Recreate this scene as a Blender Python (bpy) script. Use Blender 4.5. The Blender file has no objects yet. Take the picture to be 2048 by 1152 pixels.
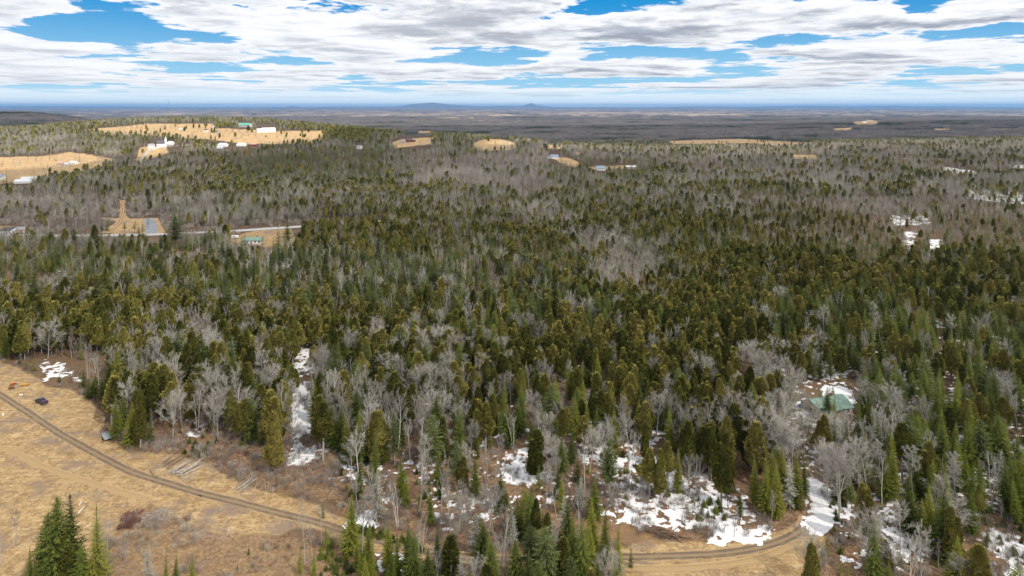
import bpy, math, random
import numpy as np
from mathutils import Vector, Matrix
R = math.radians
rnd = random.Random(7); rng = np.random.default_rng(11)
scene = bpy.context.scene
col = scene.collection
# ------------------------------------------------------------------ camera
CH, FP, PX0, HY = 105.0, 1300.0, 1024.0, 214.0      # camera height, focal length and principal point of the 2048 px picture
cam = bpy.data.objects.new('camera', bpy.data.cameras.new('camera')); col.objects.link(cam)
cam.location = (0, 0, CH); cam.rotation_euler = (R(90), 0, 0)
cam.data.sensor_width = 36; cam.data.lens = 36*FP/2048
cam.data.shift_y = -(576-HY)/2048
cam.data.clip_start = 1; cam.data.clip_end = 200000
scene.camera = cam
# ------------------------------------------------------------------ world, sun
SUN_AZ, SUN_EL = 132.0, 46.0                        # degrees clockwise from the viewing direction, elevation
sd = Vector((math.sin(R(SUN_AZ))*math.cos(R(SUN_EL)), math.cos(R(SUN_AZ))*math.cos(R(SUN_EL)), math.sin(R(SUN_EL))))
sun = bpy.data.objects.new('sun', bpy.data.lights.new('sun', 'SUN')); col.objects.link(sun)
sun.data.energy = 4.6; sun.data.angle = R(0.6); sun.data.color = (1, .93, .82)
sun.rotation_euler = (-sd).to_track_quat('-Z', 'Y').to_euler()
scene.view_settings.view_transform = 'Standard'; scene.view_settings.look = 'None'
scene.view_settings.exposure = 0.5; scene.view_settings.gamma = 1
scene.cycles.max_bounces = 5; scene.cycles.diffuse_bounces = 2; scene.cycles.glossy_bounces = 2
scene.cycles.transparent_max_bounces = 6; scene.cycles.volume_bounces = 0; scene.cycles.transmission_bounces = 2
scene.cycles.caustics_reflective = False; scene.cycles.caustics_refractive = False

class NT:
    def __init__(s, tree): s.t = tree; s.n = tree.nodes; s.l = tree.links
    def node(s, typ, **kw):
        n = s.n.new(typ)
        for k, v in kw.items():
            if k[0] != '_': setattr(n, k, v)
        return n
    def put(s, sock, v):
        if hasattr(v, 'is_output') or isinstance(v, bpy.types.NodeSocket): s.l.new(v, sock)
        else: sock.default_value = v
    def math(s, op, a, b=0.0, c=0.0, clamp=False):
        n = s.n.new('ShaderNodeMath'); n.operation = op; n.use_clamp = clamp
        s.put(n.inputs[0], a); s.put(n.inputs[1], b); s.put(n.inputs[2], c); return n.outputs[0]
    def noise(s, vec, scale, detail=3, rough=.5, dist=0, out=0):
        n = s.n.new('ShaderNodeTexNoise'); s.put(n.inputs['Vector'], vec)
        n.inputs['Scale'].default_value = scale; n.inputs['Detail'].default_value = detail
        n.inputs['Roughness'].default_value = rough; n.inputs['Distortion'].default_value = dist
        return n.outputs[out]
    def mix(s, f, a, b, bt='MIX'):
        n = s.n.new('ShaderNodeMix'); n.data_type = 'RGBA'; n.blend_type = bt; n.clamp_factor = True
        s.put(n.inputs[0], f); s.put(n.inputs[6], a if hasattr(a, 'links') else (*a, 1)); s.put(n.inputs[7], b if hasattr(b, 'links') else (*b, 1)); return n.outputs[2]
    def ss(s, v, lo, hi, a=0.0, b=1.0):
        n = s.n.new('ShaderNodeMapRange'); n.interpolation_type = 'SMOOTHSTEP'
        s.put(n.inputs[0], v); s.put(n.inputs[1], lo); s.put(n.inputs[2], hi); s.put(n.inputs[3], a); s.put(n.inputs[4], b); return n.outputs[0]
    def mapping(s, vec, scale=(1, 1, 1), rot=(0, 0, 0), loc=(0, 0, 0)):
        n = s.n.new('ShaderNodeMapping'); s.put(n.inputs[0], vec)
        n.inputs[1].default_value = loc; n.inputs[2].default_value = rot; n.inputs[3].default_value = scale; return n.outputs[0]
    def xyz(s, v):
        n = s.n.new('ShaderNodeSeparateXYZ'); s.put(n.inputs[0], v); return n.outputs
    def comb(s, x, y, z):
        n = s.n.new('ShaderNodeCombineXYZ'); s.put(n.inputs[0], x); s.put(n.inputs[1], y); s.put(n.inputs[2], z); return n.outputs[0]

world = bpy.data.worlds.new('World'); scene.world = world; world.use_nodes = True
def build_world():
    w = NT(world.node_tree); w.n.clear()
    sky = w.node('ShaderNodeTexSky', sky_type='NISHITA'); sky.sun_disc = False
    sky.sun_elevation = R(SUN_EL); sky.sun_rotation = R(SUN_AZ); sky.altitude = 300; sky.ozone_density = 1.6; sky.dust_density = .6; sky.air_density = 1.0
    tc = w.node('ShaderNodeTexCoord').outputs['Generated']
    x, y, z = w.xyz(tc)
    zc = w.math('MAXIMUM', z, 0.0)
    inv = w.math('DIVIDE', 1.0, w.math('ADD', zc, .022))
    p = w.comb(w.math('MULTIPLY', x, inv), w.math('MULTIPLY', y, inv), 3.7)
    az = w.math('ARCTAN2', x, y); el = zc
    bias = None
    def blob(px, py, rx, ry, amp):
        nonlocal bias
        a0 = math.atan((px-PX0)/FP); e0 = math.sin(math.atan((HY-py)/math.hypot(FP, px-PX0)))
        dx = w.math('DIVIDE', w.math('SUBTRACT', az, a0), rx/FP*math.cos(a0)**2); dy = w.math('DIVIDE', w.math('SUBTRACT', el, e0), ry/FP*math.cos(a0))
        r2 = w.math('ADD', w.math('MULTIPLY', dx, dx), w.math('MULTIPLY', dy, dy))
        g = w.math('MULTIPLY', w.math('EXPONENT', w.math('MULTIPLY', r2, -1.0)), amp)
        bias = g if bias is None else w.math('ADD', bias, g)
    for b in [(170, 50, 150, 42, -.26), (420, 78, 160, 26, -.22), (1010, 122, 110, 14, -.2), (1290, 108, 130, 16, -.2), (1250, 16, 80, 16, -.1), (1550, 82, 140, 16, -.2), (1840, 22, 50, 20, -.24),
              (1980, 60, 80, 12, -.2), (700, 45, 230, 32, .16), (300, 108, 260, 13, .14), (1450, 30, 220, 32, .16), (1750, 50, 150, 30, .14), (1000, 60, 250, 34, .16), (20, 70, 45, 40, .14), (370, 30, 60, 20, .14), (60, 10, 60, 8, .1), (1300, 60, 160, 25, .12),
              (300, 160, 300, 8, .06), (150, 85, 90, 8, .1), (420, 45, 50, 18, .16)]: blob(*b)
    zi = w.math('ADD', zc, .030); lx = w.math('MULTIPLY', az, 6.5); ly = w.math('MULTIPLY', w.math('LOGARITHM', zi, 2.71828), 5.6)
    L = w.comb(lx, ly, 2.3); warp = w.node('ShaderNodeVectorMath', operation='ADD'); nz = w.node('ShaderNodeVectorMath', operation='SCALE'); w.put(nz.inputs[0], w.noise(L, 1.7, 4, .6, out=1)); nz.inputs[3].default_value = .45
    w.put(warp.inputs[0], L); w.put(warp.inputs[1], nz.outputs[0]); pw = warp.outputs[0]
    def field(v, det): return w.math('ADD', w.math('MULTIPLY', w.math('SUBTRACT', w.noise(v, .72, det, .60), .5), 1.5), w.math('MULTIPLY', w.math('SUBTRACT', w.noise(v, 1.9, max(2, det-3), .62), .5), .55))
    f0 = field(pw, 11); dens = w.math('ADD', f0, w.math('ADD', w.math('MULTIPLY', bias, 1.15), w.ss(z, .18, .4, .105, .34)))
    cover = w.ss(dens, -.015, .05)
    up_ = field(w.mapping(pw, loc=(.12, .5, 0)), 7); dn_ = field(w.mapping(pw, loc=(-.05, -.25, 0)), 7)
    slope = w.math('SUBTRACT', up_, dn_)
    grey = w.math('MULTIPLY', w.ss(dens, .03, .24), w.ss(w.math('ADD', slope, w.math('MULTIPLY', dens, .55)), -.08, .40))
    grey = w.math('MULTIPLY', grey, w.ss(az, -.6, .35, .6, 1.05))
    wisp = w.noise(w.mapping(pw, (1, 1.5, 1)), 1.9, 6, .62, .3)
    base = w.mix(grey, (7.7, 7.72, 7.8), (2.8, 3.0, 3.5))
    base = w.mix(w.ss(wisp, .46, .68, 0, .42), base, (4.5, 4.95, 5.7))
    base = w.mix(w.ss(dens, .08, .0, 0, .6), base, (4.4, 5.2, 6.3))
    deep = w.mix(w.ss(z, .0, .17), (2.9, 5.4, 7.0), (.10, 2.2, 5.1)); deep = w.mix(w.ss(z, .0, .03), (7.0, 7.0, 6.9), deep)
    deep = w.mix(w.ss(z, .2, .55), deep, sky.outputs[0])
    c = w.mix(w.math('MULTIPLY', cover, w.ss(z, .0, .035, .3, .98)), deep, base)
    c = w.mix(w.ss(z, .0, .035, .75, 0), c, (7.4, 8.8, 9.3))
    c = w.mix(w.ss(z, -.06, -.005, 1, 0), c, (1.6, 1.6, 1.5))
    bg = w.node('ShaderNodeBackground'); w.put(bg.inputs[0], c); bg.inputs[1].default_value = .1
    w.l.new(bg.outputs[0], w.node('ShaderNodeOutputWorld').inputs[0])
build_world()

# ------------------------------------------------------------------ helpers
def tag(o, label=None, cat=None, group=None, kind=None):
    if label: o['label'] = label
    if cat: o['category'] = cat
    if group: o['group'] = group
    if kind: o['kind'] = kind
    return o
def mk_mat(name, colr, rough=.9, var=.0, scale=1.0, spec=.15, metal=0.0, col2=None, bump=0.0):
    m = bpy.data.materials.new(name); m.use_nodes = True; t = NT(m.node_tree); b = t.n['Principled BSDF']
    b.inputs['Roughness'].default_value = rough; b.inputs['Specular IOR Level'].default_value = spec; b.inputs['Metallic'].default_value = metal
    tc = t.node('ShaderNodeTexCoord').outputs['Object']; n = t.noise(tc, scale, 4, .6)
    c2 = col2 or tuple(x*(1-var) for x in colr)
    t.put(b.inputs['Base Color'], t.mix(t.ss(n, .35, .65), colr, c2))
    if bump:
        bn = t.node('ShaderNodeBump'); bn.inputs['Strength'].default_value = bump; t.put(bn.inputs['Height'], n); t.l.new(bn.outputs[0], b.inputs['Normal'])
    return m
class Geo:
    """numpy triangle soup with a material index and a tone per face"""
    def __init__(s): s.v = []; s.f = []; s.m = []; s.t = []; s.n = 0
    def add(s, v, f, m=0, tone=0.5):
        v = np.asarray(v, np.float32); f = np.asarray(f, np.int32)
        if len(f) == 0: return
        s.v.append(v); s.f.append(f+s.n); s.n += len(v); s.m.append(np.full(len(f), m, np.int32))
        s.t.append(np.broadcast_to(np.asarray(tone, np.float32), (len(f),)).copy())
    def join(s, o, loc=(0, 0, 0), sc=1.0, rot=0.0):
        c, n = math.cos(rot), math.sin(rot); M = np.array([[c, -n, 0], [n, c, 0], [0, 0, 1]])
        for v, f, m, t in zip(o.v, o.f, o.m, o.t):
            pass
        V = np.concatenate(o.v)@M.T*sc+np.array(loc); F = np.concatenate(o.f)
        s.v.append(V.astype(np.float32)); s.f.append(F+s.n); s.n += len(V); s.m += o.m; s.t += o.t
    def mesh(s, name, mats, smooth=False):
        V = np.concatenate(s.v); F = np.concatenate(s.f); me = bpy.data.meshes.new(name)
        me.vertices.add(len(V)); me.vertices.foreach_set('co', V.ravel())
        me.loops.add(F.size); me.loops.foreach_set('vertex_index', F.ravel().astype(np.int32))
        k = F.shape[1]
        me.polygons.add(len(F)); me.polygons.foreach_set('loop_start', np.arange(0, F.size, k, dtype=np.int32)); me.polygons.foreach_set('loop_total', np.full(len(F), k, np.int32))
        for m in mats: me.materials.append(m)
        me.polygons.foreach_set('material_index', np.concatenate(s.m))
        me.update(calc_edges=True)
        a = me.attributes.new('tone', 'FLOAT', 'FACE'); a.data.foreach_set('value', np.concatenate(s.t))
        if smooth: me.polygons.foreach_set('use_smooth', np.ones(len(F), bool))
        return me
def link(name, me, parent=None, loc=(0, 0, 0), rot=(0, 0, 0)):
    o = bpy.data.objects.new(name, me); col.objects.link(o); o.location = loc; o.rotation_euler = rot
    if parent: o.parent = parent
    return o
def pmesh(name, verts, faces, mat=None, smooth=False):
    me = bpy.data.meshes.new(name); me.from_pydata([tuple(v) for v in verts], [], [tuple(f) for f in faces]); me.update()
    if mat: me.materials.append(mat)
    if smooth: me.polygons.foreach_set('use_smooth', np.ones(len(me.polygons), bool))
    return me

# smooth value noise in numpy
_perm = rng.random((256, 256))
def vnoise(x, y, s=1.0, seed=0):
    x = np.asarray(x, float)*s+seed*17.3; y = np.asarray(y, float)*s+seed*31.7
    xi = np.floor(x).astype(int); yi = np.floor(y).astype(int); fx = x-xi; fy = y-yi
    fx = fx*fx*(3-2*fx); fy = fy*fy*(3-2*fy)
    g = lambda a, b: _perm[a & 255, b & 255]
    return (g(xi, yi)*(1-fx)+g(xi+1, yi)*fx)*(1-fy)+(g(xi, yi+1)*(1-fx)+g(xi+1, yi+1)*fx)*fy
def fbm(x, y, s, o=4, seed=0):
    r = 0; a = .5; t = 0
    for k in range(o): r = r+a*vnoise(x, y, s*2**k, seed+k); t += a; a *= .55
    return r/t

# ------------------------------------------------------------------ terrain
COLS = [-1200, 0, 60, 130, 200, 300, 400, 600, 680, 760, 900, 1000, 1100, 1200, 1350, 1500, 1700, 2048, 3200]
YN = [0, 700, 1000, 1300, 1600, 1900, 2300, 3000, 4500, 6500, 12000, 30000, 50000]
HT = {-1200: [0, 0, 2, 10, 20, 30, 20, 0, 10, -40, -60, -20, 30], 0: [0, 0, 2, 12, 25, 36, 20, 0, 66, -30, -60, -20, 30], 60: [0, 0, 2, 13, 28, 42, 30, 0, 74, -30, -60, -20, 30],
  130: [0, 0, 3, 15, 34, 48, 42, 0, 50, -40, -60, -20, 30], 200: [0, 0, 4, 18, 38, 54, 52, 0, -10, -60, -60, -20, 30], 300: [0, 0, 6, 24, 43, 60, 62, 5, -50, -60, -60, -20, 30],
  400: [0, 0, 8, 27, 46, 62, 66, 0, -60, -60, -60, -20, 30], 600: [0, 0, 8, 25, 43, 58, 45, -20, -60, -60, -60, -20, 30], 680: [0, 0, 8, 22, 40, 44, 10, -40, -60, -60, -60, -20, 30],
  760: [0, 0, 8, 24, 38, 28, -10, -45, -60, -60, -60, -20, 30], 900: [0, 0, 9, 29, 33, 10, -30, -50, -60, -60, -60, -20, 30], 1000: [0, 0, 14, 30, 28, 0, -40, -50, -60, -60, -60, -20, 30],
  1100: [0, 0, 16, 25, 12, -20, -40, -50, -55, -60, -60, -20, 30], 1200: [0, 0, 4, 9, 4, -25, -40, -45, -50, -60, -60, -20, 30], 1350: [0, 0, 0, 4, 2, -20, -40, -42, -45, -60, -60, -20, 30],
  1500: [0, 0, 0, 2, 0, -12, -38, -42, -40, -45, -60, -20, 30], 1700: [0, 0, 0, 3, 4, 0, -25, -42, -5, -40, -60, -20, 30], 2048: [0, 0, 0, 4, 8, 8, -15, -35, 5, -20, -60, -20, 30], 3200: [0, 0, 0, 4, 8, 8, -15, -35, 5, -20, -60, -20, 30]}
_gc = np.linspace(-1200, 3200, 221); _gy = np.concatenate([np.linspace(0, 7000, 351), np.geomspace(7100, 80000, 100)])
_A = np.array([np.interp(_gy, YN, HT[c]) for c in COLS])
_G = np.array([np.interp(_gc, COLS, _A[:, j]) for j in range(len(_gy))]).T
for _ in range(3):
    P = np.pad(_G, 2, mode='edge'); _G = sum(P[2:-2, 2+k:P.shape[1]-2+k] for k in (-2, -1, 0, 1, 2))/5
    P = np.pad(_G, 2, mode='edge'); _G = sum(P[2+k:P.shape[0]-2+k, 2:-2] for k in (-2, -1, 0, 1, 2))/5
SKYL = [(-1200, 214), (0, 213), (100, 212.4), (230, 213), (400, 214), (560, 214), (590, 212), (605, 214), (690, 213), (790, 213.5), (830, 207.5), (865, 205), (900, 209), (960, 212.5), (1010, 211.5), (1045, 212), (1062, 206), (1078, 211.5), (1110, 214),
        (1300, 214.5), (1400, 212.5), (1480, 213.5), (1620, 211.5), (1700, 212.5), (1780, 211.5), (1850, 213), (1900, 212.5), (2048, 215), (3200, 213)]
def height(X, Y):
    X = np.asarray(X, float); Y = np.asarray(Y, float); Yc = np.maximum(Y, 300.)
    c = np.clip(PX0+FP*X/Yc, -1199, 3199); fi = (c+1200)/20; i = np.clip(fi.astype(int), 0, 219); fi = fi-i
    Yk = np.clip(Y, 0, 79000); j = np.clip(np.searchsorted(_gy, Yk, side='right')-1, 0, len(_gy)-2); fj = (Yk-_gy[j])/(_gy[j+1]-_gy[j])
    h = (_G[i, j]*(1-fi)+_G[i+1, j]*fi)*(1-fj)+(_G[i, j+1]*(1-fi)+_G[i+1, j+1]*fi)*fj
    h = h+(vnoise(X, Y, 1/45., 3)-.5)*.7+(vnoise(X, Y, 1/260., 5)-.5)*np.clip(Y/450-1.3, 0, 5)+(fbm(X, Y, 1/1900., 3, 9)-.5)*np.clip((Y-5500)/140, 0, 75)
    # the blue hills on the horizon
    sk = np.interp(c, [a for a, b in SKYL], [b for a, b in SKYL]); top = CH+(HY-sk)*60000/FP
    w = np.clip((Y-50000)/10000, 0, 1); w = w*w*(3-2*w)
    return h*(1-w)+(top+(vnoise(X, Y, 1/900., 2)-.5)*25)*w
def at(px, py):
    u = (px-PX0)/FP; s = (py-HY)/FP; Y = np.geomspace(60, 30000, 6000); g = CH-s*Y-height(u*Y, Y)
    k = np.where(g <= 0)[0]; k = k[0] if len(k) else len(Y)-1; k = max(k, 1)
    t = g[k-1]/(g[k-1]-g[k]) if g[k-1] != g[k] else 0
    y = Y[k-1]+(Y[k]-Y[k-1])*min(max(t, 0), 1); return Vector((u*y, y, float(height(u*y, y))))
def topx(X, Y, Z): return PX0+FP*X/Y, HY+FP*(CH-Z)/Y
def sdf(px, py, poly):
    """signed distance to a polygon, positive inside"""
    P = np.array(poly, float); Q = np.roll(P, -1, 0); d = np.full(np.shape(px), 1e9); ins = np.zeros(np.shape(px), bool)
    for (x0, y0), (x1, y1) in zip(P, Q):
        ex, ey = x1-x0, y1-y0; t = np.clip(((px-x0)*ex+(py-y0)*ey)/(ex*ex+ey*ey+1e-9), 0, 1)
        d = np.minimum(d, np.hypot(px-x0-t*ex, py-y0-t*ey))
        if y0 != y1: ins ^= ((y0 > py) != (y1 > py)) & (px < (x1-x0)*(py-y0)/(y1-y0)+x0)
    return np.where(ins, d, -d)
def soft(px, py, poly, w):
    return np.clip(sdf(px, py, poly)/w+.5, 0, 1)

# open land as seen on the ground, corner points of each outline (they are turned into ground positions)
MEADOW = [
 ([(-400, 600), (0, 718), (60, 752), (130, 782), (185, 800), (212, 838), (205, 880), (262, 905), (330, 912), (420, 925), (520, 985), (640, 1010), (700, 1045), (830, 1090), (1010, 1108), (1200, 1102), (1300, 1082), (1480, 1086), (1560, 1065), (1600, 1040), (1618, 1000), (1628, 1000), (1640, 1050), (1655, 1085), (1630, 1140), (1610, 1300), (1230, 1300), (1225, 1140), (1010, 1135), (830, 1118), (690, 1085), (640, 1065), (590, 1060), (560, 1075), (420, 1060), (300, 1010), (250, 1040), (170, 1120), (0, 1160), (-500, 1200)], 1.0, 14),
 ([(270, 1000), (420, 1010), (560, 1065), (620, 1075), (700, 1130), (760, 1300), (-300, 1400), (-300, 1130), (60, 1100), (200, 1040)], .45, 30),
 ([(150, 263), (190, 257), (255, 252), (290, 247.5), (425, 247.5), (430, 256), (560, 262), (655, 261), (645, 280), (625, 287), (560, 288), (480, 287), (430, 280), (330, 273), (230, 268)], 1.0, 2),
 ([(-150, 316), (0, 314), (70, 313), (140, 305), (185, 310), (228, 319), (220, 327), (150, 345), (80, 362), (0, 368), (-150, 372)], .9, 4), ([(280, 294), (335, 292), (335, 306), (300, 318), (270, 324)], .9, 4),
 ([(780, 287), (800, 279), (870, 274), (868, 288), (790, 296)], .95, 2), ([(942, 290), (960, 280), (1000, 277), (1028, 284), (1034, 294), (1010, 302), (960, 302)], .9, 3), ([(835, 262), (865, 262), (860, 268), (835, 268)], .9, 2),
 ([(1100, 315), (1135, 314), (1165, 328), (1150, 336), (1120, 326)], .8, 3), ([(1085, 287), (1130, 291), (1125, 298), (1085, 296)], .9, 2), ([(1150, 303), (1160, 303), (1158, 310), (1152, 310)], .9, 2), ([(1180, 333), (1275, 330), (1270, 338), (1180, 340)], .7, 3),
 ([(1586, 310), (1634, 309), (1634, 318), (1586, 318)], .95, 2), ([(1335, 281), (1480, 277), (1660, 288), (1560, 292), (1345, 291)], .62, 2), ([(1665, 257), (1705, 255), (1700, 262), (1668, 262)], .9, 1.5), ([(1700, 243), (1760, 240), (1755, 250), (1712, 251)], .6, 2), ([(1865, 257), (1900, 257), (1900, 261), (1868, 261)], .9, 1), ([(1975, 257), (2040, 257), (2035, 260), (1975, 260)], .8, 1),
 ([(240, 400), (250, 400), (254, 430), (262, 440), (258, 466), (200, 466), (236, 440)], .8, 3), ([(262, 437), (316, 436), (330, 462), (330, 470), (206, 470), (258, 462)], .95, 3), ([(520, 455), (580, 452), (600, 490), (560, 500), (500, 490), (455, 488), (455, 478)], .6, 4), ([(185, 434), (240, 436), (236, 444), (200, 438)], .7, 2), ([(-80, 450), (60, 452), (60, 466), (-80, 466)], .5, 3),
 ([(1310, 950), (1480, 950), (1500, 1085), (1300, 1085)], .25, 20),
]
SCRUB = [([(210, 830), (620, 760), (1150, 880), (1500, 900), (1640, 960), (1660, 1060), (2100, 1000), (2200, 1300), (1640, 1300), (1600, 1050), (1400, 1085), (1200, 1100), (1000, 1105), (830, 1085), (640, 1000), (500, 960), (300, 900)], .9, 25),
 ([(150, 1060), (300, 1010), (560, 1060), (760, 1100), (900, 1250), (0, 1250)], .8, 30), ([(190, 470), (350, 480), (460, 505), (560, 520), (420, 560), (180, 520)], .7, 10), ([(1440, 380), (2048, 370), (2048, 470), (1480, 480)], .3, 20),
 ([(0, 480), (130, 560), (120, 640), (0, 600)], .6, 20)]
def toworld(poly):
    return [tuple(at(a, b))[:2] for a, b in poly]
def land_masks(X, Y):
    Z = height(X, Y); ok = Y > 95; Ys = np.where(ok, Y, 1e6)
    px, py = topx(X, Ys, Z); me = np.zeros(X.shape); sc = np.zeros(X.shape)
    wob = (fbm(X, Y, 1/14., 4, 2)-.5)*2; wpx = FP/Ys
    for arr, polys in ((me, MEADOW), (sc, SCRUB)):
        for poly, val, w in polys:
            P = np.array(poly); m = ok & (px > P[:, 0].min()-40) & (px < P[:, 0].max()+40) & (py > P[:, 1].min()-40) & (py < P[:, 1].max()+40)
            if not m.any(): continue
            s = np.clip((sdf(px[m], py[m], poly)+wob[m]*w*.9)/w+.5, 0, 1)*val; arr[m] = np.maximum(arr[m], s)
    return me, sc, np.clip((Y-2000)/1200, 0, 1)
def build_ground():
    nu = 900
    ys = np.concatenate([[-400, -200, -60, 20], np.geomspace(80, 2600, 700), np.geomspace(2650, 80000, 240)])
    u = np.linspace(-1.4, 1.4, nu); U, Yg = np.meshgrid(u, ys); Xg = U*(np.maximum(Yg, -340)+60+np.where(Yg < 80, 420, 0))
    Xg[0:4] = U[0:4]*900; Z = height(Xg, Yg); n, m = Yg.shape
    V = np.stack([Xg, Yg, Z], -1).reshape(-1, 3).astype(np.float32); idx = np.arange(n*m, dtype=np.int32).reshape(n, m)
    F = np.stack([idx[:-1, :-1], idx[:-1, 1:], idx[1:, 1:], idx[1:, :-1]], -1).reshape(-1, 4)
    me = bpy.data.meshes.new('ground'); me.vertices.add(len(V)); me.vertices.foreach_set('co', V.ravel()); me.loops.add(F.size); me.loops.foreach_set('vertex_index', F.ravel())
    me.polygons.add(len(F)); me.polygons.foreach_set('loop_start', np.arange(0, F.size, 4, dtype=np.int32)); me.polygons.foreach_set('loop_total', np.full(len(F), 4, np.int32)); me.update(calc_edges=True)
    me.polygons.foreach_set('use_smooth', np.ones(len(F), bool))
    a, b, c = land_masks(Xg.ravel(), Yg.ravel())
    at_ = me.attributes.new('land', 'FLOAT_VECTOR', 'POINT'); at_.data.foreach_set('vector', np.stack([a, b, c], -1).astype(np.float32).ravel())
    m = bpy.data.materials.new('ground'); m.use_nodes = True; t = NT(m.node_tree); bs = t.n['Principled BSDF']; bs.inputs['Roughness'].default_value = .95; bs.inputs['Specular IOR Level'].default_value = .05
    P = t.node('ShaderNodeTexCoord').outputs['Object']; L = t.xyz(t.node('ShaderNodeAttribute', attribute_name='land').outputs['Vector'])
    fine = t.noise(P, 1.25, 6, .74); mid = t.noise(P, .2, 7, .7); big = t.noise(P, .035, 4, .6); ran = t.mapping(P, (.22, 1.3, 1), (0, 0, R(38))); streak = t.noise(ran, .5, 6, .7)
    floor = t.mix(t.ss(fine, .35, .65), (.11, .065, .035), (.26, .16, .09)); floor = t.mix(t.ss(mid, .4, .62), floor, (.16, .12, .08))
    scrub = t.mix(t.ss(fine, .36, .64), (.13, .075, .045), (.33, .215, .125)); scrub = t.mix(t.ss(mid, .46, .6), scrub, (.16, .09, .06)); scrub = t.mix(t.ss(t.noise(P, .6, 6, .75), .5, .66, 0, .8), scrub, (.45, .32, .18)); scrub = t.mix(t.ss(t.noise(P, .33, 5, .7), .58, .7, 0, .8), scrub, (.28, .235, .21)); scrub = t.mix(t.ss(big, .5, .64, 0, .7), scrub, (.30, .185, .095))
    mead = t.mix(t.ss(fine, .33, .68), (.32, .21, .098), (.54, .38, .19)); mead = t.mix(t.ss(streak, .47, .66, 0, .55), mead, (.60, .445, .245))
    mead = t.mix(t.ss(mid, .47, .64, 0, .7), mead, (.28, .17, .085)); mead = t.mix(t.ss(t.noise(P, .55, 7, .78), .48, .62, 0, .8), mead, (.22, .145, .085)); mead = t.mix(t.ss(t.noise(P, .28, 7, .75), .52, .64, 0, .8), mead, (.60, .44, .24)); mead = t.mix(t.ss(t.noise(P, .075, 6, .7), .50, .62, 0, .8), mead, (.25, .19, .15)); mead = t.mix(t.ss(t.noise(P, .9, 4, .7), .62, .7, 0, .5), mead, (.2, .13, .08))
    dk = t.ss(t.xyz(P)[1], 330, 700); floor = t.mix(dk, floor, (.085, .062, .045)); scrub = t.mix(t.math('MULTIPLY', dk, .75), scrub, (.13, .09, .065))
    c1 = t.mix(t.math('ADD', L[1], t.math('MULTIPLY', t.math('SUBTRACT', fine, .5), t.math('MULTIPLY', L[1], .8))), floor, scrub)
    ml = t.ss(t.math('ADD', L[0], t.math('MULTIPLY', t.math('SUBTRACT', mid, .5), t.math('MULTIPLY', L[0], 1.0))), .25, .75)
    # far country: bare and dark evergreen woods, colours dimmed for painted cloud shade, tan fields
    PF = t.mapping(P, (1, 1, 1)); w1 = t.noise(t.mapping(P, (.00032, .00045, 1)), 1, 7, .62); w2 = t.noise(t.mapping(P, (.0016, .0012, 1)), 1, 6, .65, .0)
    far = t.mix(t.ss(w2, .42, .58), (.014, .016, .022), (.062, .052, .048)); far = t.mix(t.ss(w1, .50, .60, 0, .6), far, (.014, .022, .020))
    vo = t.node('ShaderNodeTexVoronoi', feature='F1', distance='CHEBYCHEV'); t.put(vo.inputs['Vector'], t.mapping(P, (.0019, .00062, 1), (0, 0, R(14)))); vo.inputs['Scale'].default_value = 1; vo.inputs['Randomness'].default_value = .85
    vc = t.xyz(vo.outputs['Color']); reg = t.noise(t.mapping(P, (.00012, .00009, 1), loc=(3, 7, 0)), 1, 3, .6)
    yy = t.xyz(P)[1]
    isf = t.math('MULTIPLY', t.math('GREATER_THAN', t.math('ADD', vc[0], t.math('MULTIPLY', t.math('SUBTRACT', reg, .5), 2.4)), .70), t.ss(yy, 5200, 8500))
    fcol = t.mix(vc[1], (.80, .62, .44), (.14, .11, .075))
    far = t.mix(isf, far, fcol)
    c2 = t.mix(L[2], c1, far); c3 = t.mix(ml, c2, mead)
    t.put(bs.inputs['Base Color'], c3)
    bn = t.node('ShaderNodeBump'); bn.inputs['Strength'].default_value = .6; bn.inputs['Distance'].default_value = .35; t.put(bn.inputs['Height'], t.math('ADD', fine, t.math('MULTIPLY', mid, 2.0))); t.l.new(bn.outputs[0], bs.inputs['Normal'])
    me.materials.append(m); o = link('ground', me); tag(o, kind='structure')
build_ground()

# ------------------------------------------------------------------ strips: road, tracks, driveways
def resample(pts, step):
    P = np.array(pts, float); d = np.r_[0, np.cumsum(np.hypot(*np.diff(P, axis=0).T))]; s = np.linspace(0, d[-1], max(2, int(d[-1]/step)))
    x = np.interp(s, d, P[:, 0]); y = np.interp(s, d, P[:, 1])
    for _ in range(int(16/step)+2):
        x[1:-1] = (x[:-2]+2*x[1:-1]+x[2:])/4; y[1:-1] = (y[:-2]+2*y[1:-1]+y[2:])/4
    return np.stack([x, y], -1)
def strip(name, pxpts, width, lift, mat, ragged=0.0, step=1.5, nc=7, world_pts=None):
    P = resample(world_pts if world_pts is not None else [tuple(at(a, b))[:2] for a, b in pxpts], step); T = np.gradient(P, axis=0); T /= np.linalg.norm(T, axis=1)[:, None]; N = np.stack([-T[:, 1], T[:, 0]], -1)
    V = []; UV = []
    for i in range(len(P)):
        for k in range(nc):
            s = k/(nc-1)*2-1; e = 1+(ragged*(vnoise(i*step, 9*np.sign(s), .5, 4)-.5)*2 if abs(s) > .99 else 0)
            q = P[i]+N[i]*s*width/2*e; V.append((q[0], q[1], float(height(q[0], q[1]))+lift)); UV.append((s*width/2, i*step))
    F = [(i*nc+k, (i+1)*nc+k, (i+1)*nc+k+1, i*nc+k+1) for i in range(len(P)-1) for k in range(nc-1)]
    me = pmesh(name, V, F, mat, True); a = me.attributes.new('lane', 'FLOAT_VECTOR', 'POINT'); a.data.foreach_set('vector', np.array([(u, v, 0) for u, v in UV], np.float32).ravel())
    return tag(link(name, me), kind='structure')
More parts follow.
